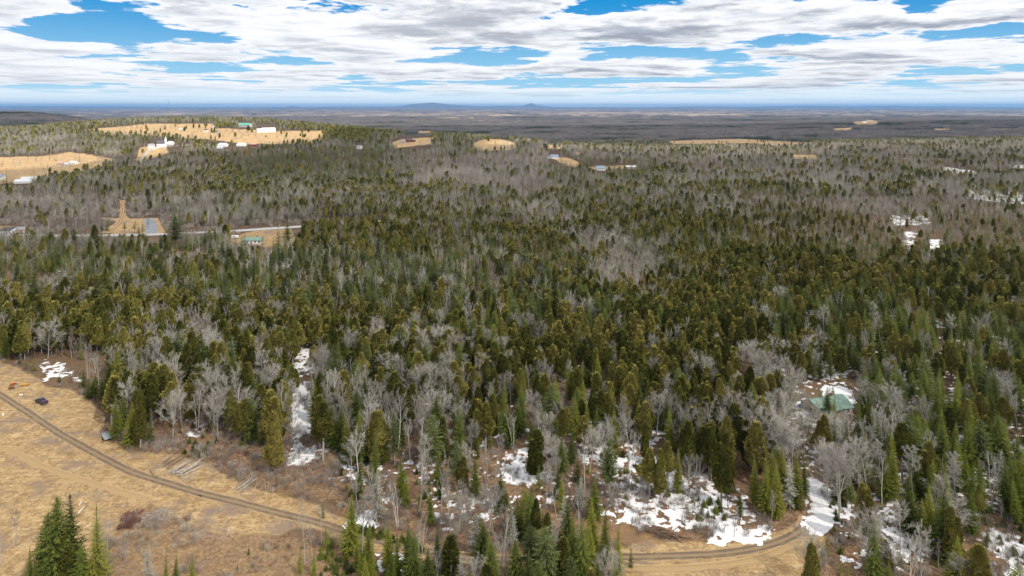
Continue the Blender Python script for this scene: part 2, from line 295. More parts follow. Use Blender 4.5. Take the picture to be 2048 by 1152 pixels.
def rut_mat(name, rut, mid_c, edge_c, half=.85, rw=.42):
    m = bpy.data.materials.new(name); m.use_nodes = True; t = NT(m.node_tree); b = t.n['Principled BSDF']; b.inputs['Roughness'].default_value = .95; b.inputs['Specular IOR Level'].default_value = .05
    P = t.node('ShaderNodeTexCoord').outputs['Object']; L = t.node('ShaderNodeAttribute', attribute_name='lane').outputs['Vector']; u = t.math('ABSOLUTE', t.xyz(L)[0])
    fine = t.noise(P, 2.5, 5, .65); mid = t.noise(P, .35, 4, .6); u = t.math('ADD', u, t.math('MULTIPLY', t.math('SUBTRACT', mid, .5), .45))
    f = t.ss(t.math('ABSOLUTE', t.math('SUBTRACT', u, half)), rw*.55, rw*1.35, 1, 0); g = t.mix(t.ss(fine, .35, .65), edge_c, tuple(c*1.35 for c in edge_c))
    c = t.mix(t.ss(u, half*.6, half*1.1, 1, 0), g, mid_c); c = t.mix(t.math('MULTIPLY', f, t.ss(mid, .25, .6, .55, 1)), c, t.mix(fine, rut, tuple(x*1.5 for x in rut)))
    t.put(b.inputs['Base Color'], c); bn = t.node('ShaderNodeBump'); bn.inputs['Strength'].default_value = .5; bn.inputs['Distance'].default_value = .3; t.put(bn.inputs['Height'], t.math('SUBTRACT', fine, f)); t.l.new(bn.outputs[0], b.inputs['Normal'])
    return m
track_m = rut_mat('farm_track', (.14, .108, .078), (.30, .215, .13), (.36, .25, .135))
TRACK = [(-260, 655), (-120, 720), (0, 789), (60, 828), (120, 868), (200, 912), (262, 945), (330, 965), (400, 987), (470, 1003), (560, 1027), (640, 1045), (720, 1072), (800, 1092), (880, 1108), (960, 1118), (1060, 1122), (1160, 1118), (1240, 1114), (1340, 1112), (1440, 1108), (1520, 1096), (1580, 1077), (1612, 1053), (1624, 1025), (1624, 1000), (1618, 972), (1612, 950), (1606, 925)]
strip('dirt_track', TRACK, 3.4, .03, track_m, .6)
faint_m = rut_mat('grass_track', (.34, .235, .12), (.41, .29, .15), (.41, .285, .15), .8, .35)
strip('faint_track', [(-60, 905), (0, 890), (90, 935), (190, 968), (300, 1000)], 2.6, .02, faint_m, .3)
strip('faint_loop', [(1240, 1135), (1340, 1138), (1450, 1130), (1540, 1112), (1590, 1085)], 2.6, .02, faint_m, .3)
strip('corridor_path', [(246, 400), (247, 425), (240, 445), (222, 464)], 3.0, .04, rut_mat('corridor_path', (.16, .10, .06), (.42, .30, .16), (.42, .30, .16), 1.0, .4), .3)
def road_mat():
    m = bpy.data.materials.new('asphalt_road'); m.use_nodes = True; t = NT(m.node_tree); b = t.n['Principled BSDF']; b.inputs['Roughness'].default_value = .8
    P = t.node('ShaderNodeTexCoord').outputs['Object']; u = t.xyz(t.node('ShaderNodeAttribute', attribute_name='lane').outputs['Vector'])[0]; n = t.noise(P, .7, 4, .6); au = t.math('ABSOLUTE', u)
    c = t.mix(t.ss(n, .3, .7), (.36, .36, .38), (.44, .44, .46)); c = t.mix(t.ss(au, 3.7, 4.0), c, (.24, .22, .19))
    c = t.mix(t.ss(t.math('ABSOLUTE', t.math('SUBTRACT', au, 3.4)), .07, .09, 1, 0), c, (.75, .75, .75)); c = t.mix(t.ss(au, .09, .11, 1, 0), c, (.62, .42, .06))
    t.put(b.inputs['Base Color'], c); return m
ROADPX = [(-300, 472), (-100, 471.5), (0, 471), (120, 472), (220, 471), (300, 469.5), (360, 467), (430, 464), (500, 460), (560, 456), (610, 452.5), (680, 447), (760, 442)]
strip('asphalt_road', ROADPX, 10.5, .12, road_mat(), step=4)
strip('driveway', [(302, 467), (303, 455), (300, 444), (296, 437)], 9, .08, mk_mat('driveway', (.27, .29, .33), var=.3, scale=.3), .15, nc=3)
gravel_m = mk_mat('gravel_lane', (.42, .38, .34), var=.3, scale=.2)
strip('gravel_lane', [(60, 360), (95, 351), (130, 344), (180, 337)], 7, .1, gravel_m, nc=3, step=4); strip('farm_lane', [(1000, 300), (1012, 291), (1022, 286), (1000, 280)], 4, .1, gravel_m, nc=3, step=4)
strip('village_road', [(275, 330), (290, 310), (300, 298), (360, 290), (450, 290)], 6, .1, gravel_m, nc=3, step=5)

# ------------------------------------------------------------------ snow
snow_m = bpy.data.materials.new('snow'); snow_m.use_nodes = True
_t = NT(snow_m.node_tree); _b = _t.n['Principled BSDF']; _b.inputs['Roughness'].default_value = .75; _n = _t.noise(_t.node('ShaderNodeTexCoord').outputs['Object'], 3.2, 5, .7)
_t.put(_b.inputs['Base Color'], _t.mix(_t.ss(_n, .52, .64), (.90, .91, .93), (.50, .44, .38))); _bn = _t.node('ShaderNodeBump'); _bn.inputs['Strength'].default_value = .4; _bn.inputs['Distance'].default_value = .2; _t.put(_bn.inputs['Height'], _n); _t.l.new(_bn.outputs[0], _b.inputs['Normal'])
SNOW = [([(584, 772), (618, 765), (616, 830), (606, 870), (610, 922), (590, 924), (588, 880), (584, 830)], .95), ([(575, 700), (660, 705), (640, 750), (575, 745)], .58), ([(698, 698), (722, 700), (716, 778), (705, 775)], .72), ([(685, 880), (748, 865), (740, 930), (688, 935)], .6),
 ([(1155, 890), (1215, 880), (1250, 868), (1290, 866), (1300, 910), (1330, 945), (1230, 1000), (1190, 960)], .5), ([(1200, 960), (1340, 935), (1410, 955), (1500, 985), (1500, 1040), (1380, 1055), (1280, 1045), (1215, 1030)], .55), ([(1390, 985), (1490, 985), (1508, 1068), (1470, 1090), (1420, 1070)], .8),
 ([(1008, 908), (1062, 900), (1072, 965), (1048, 985), (1012, 972)], .72), ([(1633, 970), (1643, 986), (1655, 1003), (1653, 1036), (1630, 1055), (1639, 1034), (1641, 1010)], 1.05), ([(1735, 1012), (1792, 1000), (1800, 1050), (1830, 1090), (1800, 1140), (1740, 1060)], .52),
 ([(1955, 1062), (1985, 1052), (2060, 1092), (2150, 1160), (2100, 1200), (2030, 1152), (1975, 1090)], .88), ([(85, 722), (130, 733), (155, 762), (95, 752)], .5), ([(403, 645), (460, 640), (472, 666), (410, 668)], .75), ([(478, 685), (508, 688), (505, 715), (482, 712)], .6),
 ([(1650, 780), (1692, 776), (1696, 806), (1650, 800)], .95), ([(1596, 800), (1614, 800), (1614, 836), (1598, 832)], .82), ([(1860, 478), (1880, 480), (1878, 512), (1862, 510)], .72), ([(1812, 465), (1826, 462), (1824, 506), (1814, 506)], .6), ([(1888, 334), (1955, 343), (1950, 350), (1895, 344)], .5),
 ([(1780, 430), (1850, 432), (1860, 448), (1790, 450)], .5), ([(1930, 378), (2060, 385), (2060, 410), (1940, 398)], .5), ([(1590, 355), (1640, 358), (1635, 374), (1590, 372)], .45), ([(1820, 348), (1870, 350), (1870, 356), (1820, 355)], .6), ([(2030, 330), (2090, 331), (2090, 336), (2030, 336)], .9),
 ([(1945, 628), (2015, 630), (2010, 690), (1950, 685)], .62), ([(1328, 700), (1345, 700), (1345, 755), (1330, 750)], .75), ([(1036, 780), (1052, 780), (1050, 870), (1030, 870)], .62), ([(740, 1112), (800, 1120), (790, 1160), (760, 1150)], .62), ([(1590, 670), (1615, 670), (1612, 710), (1592, 705)], .6), ([(1000, 705), (1040, 700), (1040, 725), (1000, 722)], .6),
 ([(370, 835), (400, 830), (395, 870), (372, 868)], .55), ([(460, 815), (490, 815), (485, 850), (462, 850)], .6), ([(700, 1035), (760, 1030), (750, 1050), (705, 1050)], .5), ([(110, 540), (160, 545), (160, 590), (115, 580)], .5), ([(540, 500), (570, 505), (600, 545), (545, 530)], .5), ([(1360, 700), (1450, 690), (1460, 760), (1370, 760)], .48), ([(1880, 900), (2060, 880), (2060, 980), (1880, 960)], .42), ([(1550, 610), (1700, 700), (1690, 760), (1540, 700)], .42),
 ([(330, 640), (1000, 640), (1400, 700), (1500, 860), (1100, 900), (650, 880), (240, 800)], .2), ([(1500, 640), (2100, 620), (2150, 1000), (1650, 960), (1500, 860)], .24), ([(640, 900), (1150, 860), (1160, 1000), (900, 1060), (660, 960)], .16), ([(1660, 960), (2100, 960), (2100, 1130), (1700, 1130)], .27)]
def build_snow():
    G = Geo()
    for poly, cov in SNOW:
        W = np.array(toworld(poly)); x0, y0 = W.min(0)-6; x1, y1 = W.max(0)+6; ym = (y0+y1)/2
        big = (x1-x0)*(y1-y0) > 15000; st = max(.42, ym/700) if not big else .85
        xs = np.arange(x0, x1+st, st); ys = np.arange(y0, y1+st, st); X, Y = np.meshgrid(xs, ys)
        s = sdf(X, Y, W); n = fbm(X, Y, 1/3.2, 4, 21)*.7+fbm(X, Y, 1/11., 2, 5)*.3
        cv = min(cov, .97); s = s+(fbm(X, Y, 1/6., 3, 33)-.5)*(9 if cov < 1 else 1.5)
        d = (fbm(X, Y, 1/1.25, 3, 21)*.62+fbm(X, Y, 1/7., 3, 5)*.38-.5)*1.35+.10*math.log(cv/(1-cv))+np.clip(s/5, -1, 0)*.7
        Hs = np.clip(d*1.2, -.08, .12); Z = height(X, Y)+Hs
        n_, m_ = X.shape; idx = np.arange(n_*m_).reshape(n_, m_); q = np.stack([idx[:-1, :-1], idx[:-1, 1:], idx[1:, 1:], idx[1:, :-1]], -1).reshape(-1, 4)
        ok = (Hs.ravel()[q] > -.04).any(1); q = q[ok]
        if len(q) == 0: continue
        used, inv = np.unique(q, return_inverse=True); G.add(np.stack([X.ravel()[used], Y.ravel()[used], Z.ravel()[used]], -1), inv.reshape(-1, 4))
    o = link('snow', G.mesh('snow', [snow_m], True)); tag(o, 'patchy white snow left on the brown forest floor and clearings', 'snow', kind='stuff')
build_snow()

# ------------------------------------------------------------------ tree materials
def leaf_mat(name, dark, light, alt, hue_scale=.02):
    m = bpy.data.materials.new(name); m.use_nodes = True; t = NT(m.node_tree); b = t.n['Principled BSDF']; b.inputs['Roughness'].default_value = .9; b.inputs['Specular IOR Level'].default_value = .04
    tone = t.node('ShaderNodeAttribute', attribute_name='tone').outputs['Fac']; oi = t.node('ShaderNodeObjectInfo'); n = t.noise(oi.outputs['Location'], hue_scale, 2, .5)
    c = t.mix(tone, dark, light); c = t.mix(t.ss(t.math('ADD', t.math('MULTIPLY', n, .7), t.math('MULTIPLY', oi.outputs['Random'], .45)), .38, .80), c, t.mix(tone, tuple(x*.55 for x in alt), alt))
    hs = t.node('ShaderNodeHueSaturation'); t.put(hs.inputs['Value'], t.ss(oi.outputs['Random'], 0, 1, .62, 1.38)); t.put(hs.inputs['Color'], c); t.put(b.inputs['Base Color'], hs.outputs[0]); return m
def twig_mat(name, a, b_, alt):
    m = bpy.data.materials.new(name); m.use_nodes = True; t = NT(m.node_tree); b = t.n['Principled BSDF']; b.inputs['Roughness'].default_value = .8; b.inputs['Specular IOR Level'].default_value = .15
    tone = t.node('ShaderNodeAttribute', attribute_name='tone').outputs['Fac']; oi = t.node('ShaderNodeObjectInfo')
    c = t.mix(tone, a, b_); c = t.mix(t.ss(oi.outputs['Random'], .2, .95), c, alt); hs = t.node('ShaderNodeHueSaturation'); n = t.noise(oi.outputs['Location'], .015, 2, .5)
    t.put(hs.inputs['Value'], t.math('MULTIPLY', t.ss(n, .3, .7, .8, 1.15), t.ss(t.math('FRACT', t.math('MULTIPLY', oi.outputs['Random'], 7.3)), 0, 1, .75, 1.2))); t.put(hs.inputs['Color'], c); t.put(b.inputs['Base Color'], hs.outputs[0]); return m
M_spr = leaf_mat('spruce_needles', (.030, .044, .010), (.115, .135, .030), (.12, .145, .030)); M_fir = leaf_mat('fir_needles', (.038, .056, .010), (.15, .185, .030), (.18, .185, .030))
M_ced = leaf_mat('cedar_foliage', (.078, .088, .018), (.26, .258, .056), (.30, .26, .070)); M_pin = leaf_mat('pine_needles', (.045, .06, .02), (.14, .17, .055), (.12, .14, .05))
M_bark = twig_mat('brown_bark', (.13, .10, .08), (.22, .18, .15), (.24, .22, .2)); M_birch = twig_mat('white_bark', (.60, .56, .50), (.82, .78, .72), (.54, .50, .46))
M_twg = twig_mat('grey_twigs', (.32, .305, .265), (.52, .50, .44), (.38, .35, .31)); M_twb = twig_mat('brown_twigs', (.23, .19, .165), (.37, .32, .28), (.28, .215, .185)); M_gray = twig_mat('grey_bark', (.30, .28, .245), (.46, .435, .39), (.33, .305, .27))
M_dead = twig_mat('dead_lichen_branches', (.22, .22, .18), (.36, .36, .30), (.29, .27, .22)); M_larch = twig_mat('larch_twigs', (.22, .14, .09), (.32, .21, .14), (.26, .18, .12))
M_red = twig_mat('red_twigs', (.19, .085, .07), (.30, .15, .125), (.26, .15, .12))

def tube(G, pts, rads, m=0, tone=.5, k=5):
    P = np.array(pts, float); r = np.array(rads, float); T = np.gradient(P, axis=0); T /= np.linalg.norm(T, axis=1)[:, None]+1e-9
    a = np.cross(T, [0.3, 1, 0.1]); a /= np.linalg.norm(a, axis=1)[:, None]+1e-9; b = np.cross(T, a); th = np.arange(k)/k*2*math.pi
    V = (P[:, None]+r[:, None, None]*(np.cos(th)[None, :, None]*a[:, None]+np.sin(th)[None, :, None]*b[:, None])).reshape(-1, 3)
    F = []
    for i in range(len(P)-1):
        for j in range(k): p, q, s, t = i*k+j, i*k+(j+1) % k, (i+1)*k+(j+1) % k, (i+1)*k+j; F += [(p, q, s), (p, s, t)]
    G.add(V, F, m, tone)
def tris(G, A, B, C, m, tone):
    n = len(A); V = np.stack([A, B, C], 1).reshape(-1, 3); G.add(V, np.arange(3*n).reshape(-1, 3), m, tone)

def spruce(seed, h=1.0, Rr=.17, base=.06, lod=0, ragged=.25, power=.8, sparse=0.0, droop=.35, thin=0.0):
    """unit-height needle crown: whorls of drooping boughs with side sprays"""
    g = np.random.default_rng(seed); C = Geo(); T = Geo(); A, B, D, tn = [], [], [], []
    nw = (38, 17, 9)[lod]; kb = (8, 6, 4)[lod]; ns = (4, 2, 1)[lod]; bend = g.normal(0, .012, 2)
    for w in range(nw):
        t = (w+g.uniform(-.3, .3))/nw; z = base+(1-base)*t*.975
        if g.random() < sparse: continue
        rad = Rr*max(.04, (1-t))**power*(1-.35*max(0, .16-t)/.16)+.008
        ph = g.uniform(0, 6.28)
        for b in range(kb+(1 if t < .6 and lod == 0 else 0)):
            if g.random() < thin: continue
            L = rad*g.uniform(1-ragged, 1+ragged*.7); az = ph+b/kb*6.283+g.normal(0, .25); dx, dy = math.cos(az), math.sin(az); dr = droop*g.uniform(.6, 1.5)*(1-t*.9)
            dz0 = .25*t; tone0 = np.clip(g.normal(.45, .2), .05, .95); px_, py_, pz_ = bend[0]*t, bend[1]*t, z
            W = L*(.55, .75, 1.0)[lod]*g.uniform(.7, 1.1); prev = (px_, py_, pz_)
            for s in range(ns+1):
                f0 = (s+.15)/(ns+.6); f1 = (s+1.15)/(ns+.6)
                zz = lambda f: pz_+L*(dz0*f-dr*f+.28*f**3*dr)
                p0 = np.array([px_+dx*L*f0, py_+dy*L*f0, zz(f0)]); p1 = np.array([px_+dx*L*min(f1, 1.03), py_+dy*L*min(f1, 1.03), zz(f1)])
                for sd_ in (-1, 1):
                    w_ = W*(1-f0*.72)*g.uniform(.5, 1.05)*.55; tip = p1+np.array([-dy*sd_*w_, dx*sd_*w_, -w_*g.uniform(.15, .7)])+np.array([dx, dy, 0])*w_*.35
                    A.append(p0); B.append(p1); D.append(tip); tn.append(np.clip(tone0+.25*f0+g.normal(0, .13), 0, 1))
    A, B, D = map(np.array, (A, B, D)); tris(C, A, B, D, 0, np.array(tn)); n = 6
    a, b = C.v[0], None
    # leader shoot
    tris(C, np.array([[-.006, 0, .93], [0, -.006, .93]])+[bend[0], bend[1], 0], np.array([[.006, 0, .93], [0, .006, .93]])+[bend[0], bend[1], 0], np.array([[0, 0, 1.0], [0, 0, 1.0]])+[bend[0], bend[1], 0], 0, .6)
    tube(T, [(0, 0, -.03), (bend[0]*.3, bend[1]*.3, .3), (bend[0]*.6, bend[1]*.6, .6), (bend[0], bend[1], .95)], [.0125, .0095, .006, .0015], 0, .5, 5 if lod == 0 else 3)
    return T, C
def cedar(seed, Rr=.19, base=.12, lod=0, lean=0, pexp=.62):
    g = np.random.default_rng(seed); C = Geo(); T = Geo(); n = (1900, 560, 110)[lod]; sz = (.031, .052, .12)[lod]
    nl = 9; la = g.uniform(0, 6.28, nl); lz = g.uniform(base, .85, nl); ls = g.uniform(.15, .38, nl)
    t = g.random(n)**.9; az = g.uniform(0, 6.283, n)
    prof = np.clip(np.sin(np.clip((1-t), 0, 1)*math.pi*.5), 0, 1)**pexp*np.clip((t+.06)/.22, 0, 1)**.5
    lob = 1+sum(s*np.exp(-((np.angle(np.exp(1j*(az-a))))**2/.35+(base+t*(1-base)-z)**2/.012))-.05 for a, z, s in zip(la, lz, ls))
    rr = Rr*prof*lob*(.55+.48*g.random(n)**.45); z = base+(1-base)*t*.96
    ns = int(g.integers(1, 4)); sub = g.integers(0, ns, n); oa = g.uniform(0, 6.28, ns); oo = np.where(np.arange(ns) == 0, 0, g.uniform(.3, .6, ns)*Rr); oh = np.where(np.arange(ns) == 0, 1, g.uniform(.72, .93, ns)); orr = np.where(np.arange(ns) == 0, 1 if ns == 1 else .82, g.uniform(.55, .8, ns))
    gapm = np.ones(n); ga = g.uniform(0, 6.28, 5); gz_ = g.uniform(base+.1, .85, 5)
    for a_, z_ in zip(ga, gz_): gapm *= 1-.45*np.exp(-((np.angle(np.exp(1j*(az-a_))))**2/.12+(z-z_)**2/.004))
    rr = rr*orr[sub]*gapm; z = base+(z-base)*oh[sub]
    P = np.stack([np.cos(az)*rr+np.cos(oa[sub])*oo[sub], np.sin(az)*rr+np.sin(oa[sub])*oo[sub], z], -1); out = np.stack([np.cos(az), np.sin(az), np.zeros(n)], -1); tang = np.stack([-np.sin(az), np.cos(az), np.zeros(n)], -1)
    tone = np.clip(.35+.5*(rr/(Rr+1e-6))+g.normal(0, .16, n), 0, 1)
    for q in range(2):
        s = sz*g.uniform(.6, 1.25, n)[:, None]; side = tang*np.cos(g.uniform(-1.2, 1.2, n))[:, None]+out*g.uniform(-.9, .9, n)[:, None]; side /= np.linalg.norm(side, axis=1)[:, None]
        up = np.array([0, 0, 1])+out*g.uniform(.1, .7, n)[:, None]
        tris(C, P-side*s*.55-up*s*.3, P+side*s*.55-up*s*.25+out*s*.1, P+up*s*g.uniform(.7, 1.3, n)[:, None]+side*s*g.uniform(-.3, .3, n)[:, None], 0, tone)
    tube(T, [(0, 0, -.03), (g.normal(0, .006), g.normal(0, .006), .35), (0, 0, .8)], [.014, .010, .004], 0, .5, 5 if lod == 0 else 3)
    return T, C
def bare(seed, lod=0, split=.38, spread=.26, stems=1, white=.35, up=1.0, fine=1.0, nl=11, crownbase=None):
    """leafless tree: trunk and limbs in T, branches and twigs in C"""
    g = np.random.default_rng(seed); C = Geo(); T = Geo(); k0 = 5 if lod == 0 else 3; A, B, D, tn = [], [], [], []
    def limb(p, d, L, r0, r1, G_, k, n=4, curl=.25, tone=.5):
        pts = [np.array(p, float)]; d = np.array(d, float); d /= np.linalg.norm(d)
        for i in range(n):
            d = d+np.array([g.normal(0, curl), g.normal(0, curl), .10*up]); d /= np.linalg.norm(d); pts.append(pts[-1]+d*L/n)
        tube(G_, pts, np.linspace(r0, r1, n+1), 0, tone, k); return pts
    def twig(p, d, L, w, tone):
        d = d/np.linalg.norm(d); s = np.cross(d, g.normal(0, 1, 3)); s /= np.linalg.norm(s)+1e-9; A.append(p-s*w); B.append(p+s*w); D.append(p+d*L); tn.append(tone)
    for s in range(stems):
        az = g.uniform(0, 6.28); off = np.array([math.cos(az), math.sin(az), 0])*(.012 if stems > 1 else 0); tilt = .16 if stems > 1 else .035
        d = np.array([math.cos(az)*tilt*g.uniform(.3, 1.3), math.sin(az)*tilt*g.uniform(.3, 1.3), 1.]); hh = g.uniform(.82, 1.0) if stems > 1 else 1.
        trunk = limb(off+np.array([0, 0, -.02]), d, hh*.88, .0105/(1+.25*(stems-1)), .0022, T, k0, 7, .035)
        n = max(4, int((nl, nl*.75, nl*.6)[lod]/(1+.4*(stems-1))))
        for b in range(n):
            f = split+(1-split)*((b+g.uniform(0, .8))/n)*.97; i = min(int(f*7), 6); p = trunk[i]+(trunk[i+1]-trunk[i])*(f*7-i)
            az2 = b*2.4+g.normal(0, .3); L = spread*g.uniform(.85, 1.12)*(1.22-f*.72)*hh; el = g.uniform(.85, 1.35)*up*(.75+.9*f)
            lp = limb(p, (math.cos(az2), math.sin(az2), el), L*1.25, .0048*(1.15-f), .0013, T if lod < 2 else C, 4 if lod == 0 else 3, 4, .075, .6)
            m_ = (9, 7, 5)[lod]
            for c in range(m_):
                q = g.uniform(.3, 1.0); j = min(int(q*4), 3); p2 = lp[j]+(lp[j+1]-lp[j])*(q*4-j); d2 = (lp[j+1]-lp[j]); d2 = d2/np.linalg.norm(d2)+g.normal(0, .42, 3)+[0, 0, .3*up]; L2 = L*g.uniform(.32, .58)
                if lod == 0: sp = limb(p2, d2, L2, .0014, .0006, C, 3, 3, .16, .6)
                else:
                    d2 = d2/np.linalg.norm(d2); sp = [p2, p2+d2*L2*.5, p2+d2*L2]; twig(p2, d2, L2, (.0011, .0018, .0030)[lod], .6)
                for e in range(int(round((9, 6, 4)[lod]*fine))):
                    q = g.uniform(.15, 1.0)*(len(sp)-1); j = min(int(q), len(sp)-2); p3 = sp[j]+(sp[j+1]-sp[j])*(q-j); d3 = (sp[j+1]-sp[j])/np.linalg.norm(sp[j+1]-sp[j])+g.normal(0, .6, 3)+[0, 0, .2*up]
                    twig(p3, d3, L2*g.uniform(.3, .75), (.0011, .0017, .0030)[lod], np.clip(g.normal(.4, .2), 0, 1))
                    if lod == 0:
                        p4 = p3+d3/np.linalg.norm(d3)*L2*.2
                        for _ in range(2): twig(p4, d3/np.linalg.norm(d3)+g.normal(0, .7, 3), L2*g.uniform(.2, .4), .0010, np.clip(g.normal(.35, .2), 0, 1))
    tris(C, np.array(A), np.array(B), np.array(D), 0, np.array(tn)); return T, C
def shrub(seed, n=26, up=1.0):
    g = np.random.default_rng(seed); G = Geo(); A, B, D = [], [], []
    for i in range(n):
        az = g.uniform(0, 6.28); r = g.uniform(0, .35); p = np.array([math.cos(az)*r, math.sin(az)*r, -.02]); d = np.array([math.cos(az)*.35*g.uniform(0, 1.4), math.sin(az)*.35*g.uniform(0, 1.4), up]); L = g.uniform(.5, 1.0)
        d /= np.linalg.norm(d)
        for q in range(6):
            s = np.cross(d, g.normal(0, 1, 3)); s /= np.linalg.norm(s); pp = p+d*L*q*.14 if q else p; dd = d if q == 0 else d+g.normal(0, .45, 3); l = L if q == 0 else L*.45; w = .011 if q == 0 else .008
            A.append(pp-s*w); B.append(pp+s*w); D.append(pp+dd/np.linalg.norm(dd)*l)
    tris(G, np.array(A), np.array(B), np.array(D), 0, g.uniform(0, 1, len(A))); return G

# kinds: name -> (height range, list of variants [fn(lod)], bark material, crown material)
KINDS = {
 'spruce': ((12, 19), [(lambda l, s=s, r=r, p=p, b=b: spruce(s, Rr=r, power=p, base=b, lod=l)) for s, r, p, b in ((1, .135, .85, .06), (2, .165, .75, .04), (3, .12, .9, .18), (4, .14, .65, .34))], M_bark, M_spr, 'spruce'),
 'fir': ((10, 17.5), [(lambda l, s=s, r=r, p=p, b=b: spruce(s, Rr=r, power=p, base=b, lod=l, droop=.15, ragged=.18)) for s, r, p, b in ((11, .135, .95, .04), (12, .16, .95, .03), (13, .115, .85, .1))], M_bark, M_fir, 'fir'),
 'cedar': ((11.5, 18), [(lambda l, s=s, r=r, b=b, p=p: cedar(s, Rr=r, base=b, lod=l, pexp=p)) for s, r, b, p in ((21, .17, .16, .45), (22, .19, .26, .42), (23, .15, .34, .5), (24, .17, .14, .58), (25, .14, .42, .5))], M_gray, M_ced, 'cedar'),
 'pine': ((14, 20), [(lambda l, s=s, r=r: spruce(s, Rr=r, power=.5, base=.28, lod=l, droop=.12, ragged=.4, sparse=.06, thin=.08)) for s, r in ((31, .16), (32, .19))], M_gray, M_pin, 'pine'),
 'birch': ((13, 18.5), [(lambda l, s=s, st=st, sp=sp, sd_=sd_: bare(s, l, split=sp, spread=sd_, stems=st, up=1.1, fine=.6, nl=9)) for s, st, sp, sd_ in ((41, 1, .45, .22), (42, 2, .4, .22), (43, 3, .45, .18), (44, 1, .55, .25))], M_birch, M_twg, 'birch'),
 'bare': ((11.5, 17.5), [(lambda l, s=s, st=st, sp=sp, sd_=sd_, n=n: bare(s, l, split=sp, spread=sd_, stems=st, nl=n)) for s, st, sp, sd_, n in ((51, 1, .32, .30, 14), (52, 1, .42, .24, 12), (53, 2, .3, .24, 11), (54, 1, .5, .18, 12), (55, 1, .25, .34, 16))], M_gray, M_twg, 'leafless tree'),
 'brownbare': ((8, 13), [(lambda l, s=s, st=st, sp=sp, sd_=sd_, n=n: bare(s, l, split=sp, spread=sd_, stems=st, nl=n, up=1.4)) for s, st, sp, sd_, n in ((61, 2, .3, .2, 11), (62, 1, .4, .15, 13), (63, 1, .3, .26, 13))], M_gray, M_twb, 'sapling'),
 'snag': ((9, 14), [(lambda l, s=s: spruce(s, Rr=.12, power=.6, base=.15, lod=l, ragged=.6, thin=.42, droop=.3)) for s in (71, 72)], M_gray, M_dead, 'dead spruce'),
}
NAMES = {'spruce': 'spruce_tree', 'fir': 'fir_tree', 'cedar': 'cedar_tree', 'pine': 'pine_tree', 'birch': 'birch_tree', 'bare': 'leafless_tree', 'brownbare': 'leafless_sapling', 'snag': 'dead_spruce'}
PROTO = {}; INST = {}
for k, (hr, vs, bm, cm, nm) in KINDS.items():
    PROTO[k] = []; INST[k] = [[], []]
    for v in vs:
        T, C = v(0); PROTO[k].append((T.mesh(k+'_trunk', [bm], True), C.mesh(k+'_crown', [cm])))
        T.join  # detailed version reused below for the nearer part of the wood
        for li, (T2, C2) in ((0, v(1)), (1, v(2))):
            J = Geo(); J.join(T2); nT = len(J.m); J.join(C2)
            mats = [bm, cm]; J.m = [x if i < nT else np.ones_like(x) for i, x in enumerate(J.m)]
            INST[k][li].append(bpy.data.objects.new(k+'_source', J.mesh(k+'_wood', mats)))
# ------------------------------------------------------------------ where the trees stand
CLEAR = [([(-300, 1050), (250, 1015), (480, 1000), (700, 1058), (690, 1112), (640, 1095), (600, 1160), (-300, 1160)], .008), ([(300, 880), (480, 885), (620, 925), (700, 915), (720, 1030), (640, 1005), (430, 960), (300, 920)], .015), ([(700, 930), (880, 945), (960, 985), (1150, 985), (1300, 1000), (1500, 1085), (1200, 1105), (1000, 1105), (830, 1090), (700, 1030)], .5),
 ([(1120, 915), (1300, 890), (1420, 950), (1500, 985), (1500, 1090), (1200, 1105), (1150, 1000)], .38), ([(1180, 985), (1420, 975), (1500, 1000), (1505, 1092), (1200, 1090)], .2), ([(585, 700), (640, 700), (622, 780), (628, 850), (612, 925), (585, 930), (575, 850)], .0),
 ([(1500, 1010), (1600, 970), (1612, 1050), (1560, 1070), (1500, 1088)], .15), ([(1608, 960), (1660, 975), (1660, 1090), (1590, 1075)], 0), ([(1655, 1000), (1860, 1010), (1900, 1400), (1640, 1400)], .42), ([(1930, 1040), (2060, 1080), (2200, 1300), (2030, 1240), (1950, 1130)], .12),
 ([(1005, 915), (1065, 905), (1080, 985), (1010, 985)], .12), ([(130, 484), (215, 484), (215, 530), (140, 540)], .55), ([(290, 484), (345, 484), (420, 520), (300, 530)], .4), ([(455, 490), (560, 495), (560, 515), (470, 515)], .4), ([(-400, 461), (300, 461), (420, 456), (620, 443), (800, 434), (800, 448), (620, 460), (430, 475), (300, 482), (-400, 484)], 0),
 ([(0, 540), (140, 560), (130, 640), (60, 640), (0, 610)], .35), ([(236, 395), (254, 395), (262, 440), (262, 470), (200, 470)], .06), ([(255, 432), (345, 432), (345, 470), (255, 470)], 0), ([(455, 475), (600, 450), (610, 500), (520, 520), (455, 500)], .05), ([(-60, 445), (75, 445), (75, 475), (-60, 475)], .03),
 ([(1590, 775), (1720, 770), (1735, 850), (1680, 872), (1590, 850)], 0), ([(1640, 440), (1760, 435), (1860, 455), (1850, 468), (1640, 455)], .45), ([(1855, 470), (1885, 470), (1885, 525), (1860, 525)], 0), ([(1810, 460), (1828, 460), (1826, 515), (1812, 515)], .1), ([(1880, 330), (1960, 340), (1960, 354), (1890, 348)], .1), ([(640, 1000), (830, 1085), (830, 1100), (690, 1060), (640, 1040)], .0),
 ([(690, 1085), (830, 1118), (960, 1140), (960, 1160), (830, 1145), (690, 1110)], 1.0), ([(820, 1132), (1232, 1140), (1236, 1600), (620, 1600), (640, 1120), (700, 1120)], .97), ([(900, 1000), (1190, 1000), (1225, 1100), (1000, 1106), (860, 1080)], .85), ([(380, 268), (530, 262), (560, 290), (430, 300), (260, 330), (260, 292)], .35),
 ([(60, 314), (190, 306), (215, 345), (60, 360)], .12), ([(1340, 276), (1660, 284), (1580, 296), (1340, 293)], .0)]
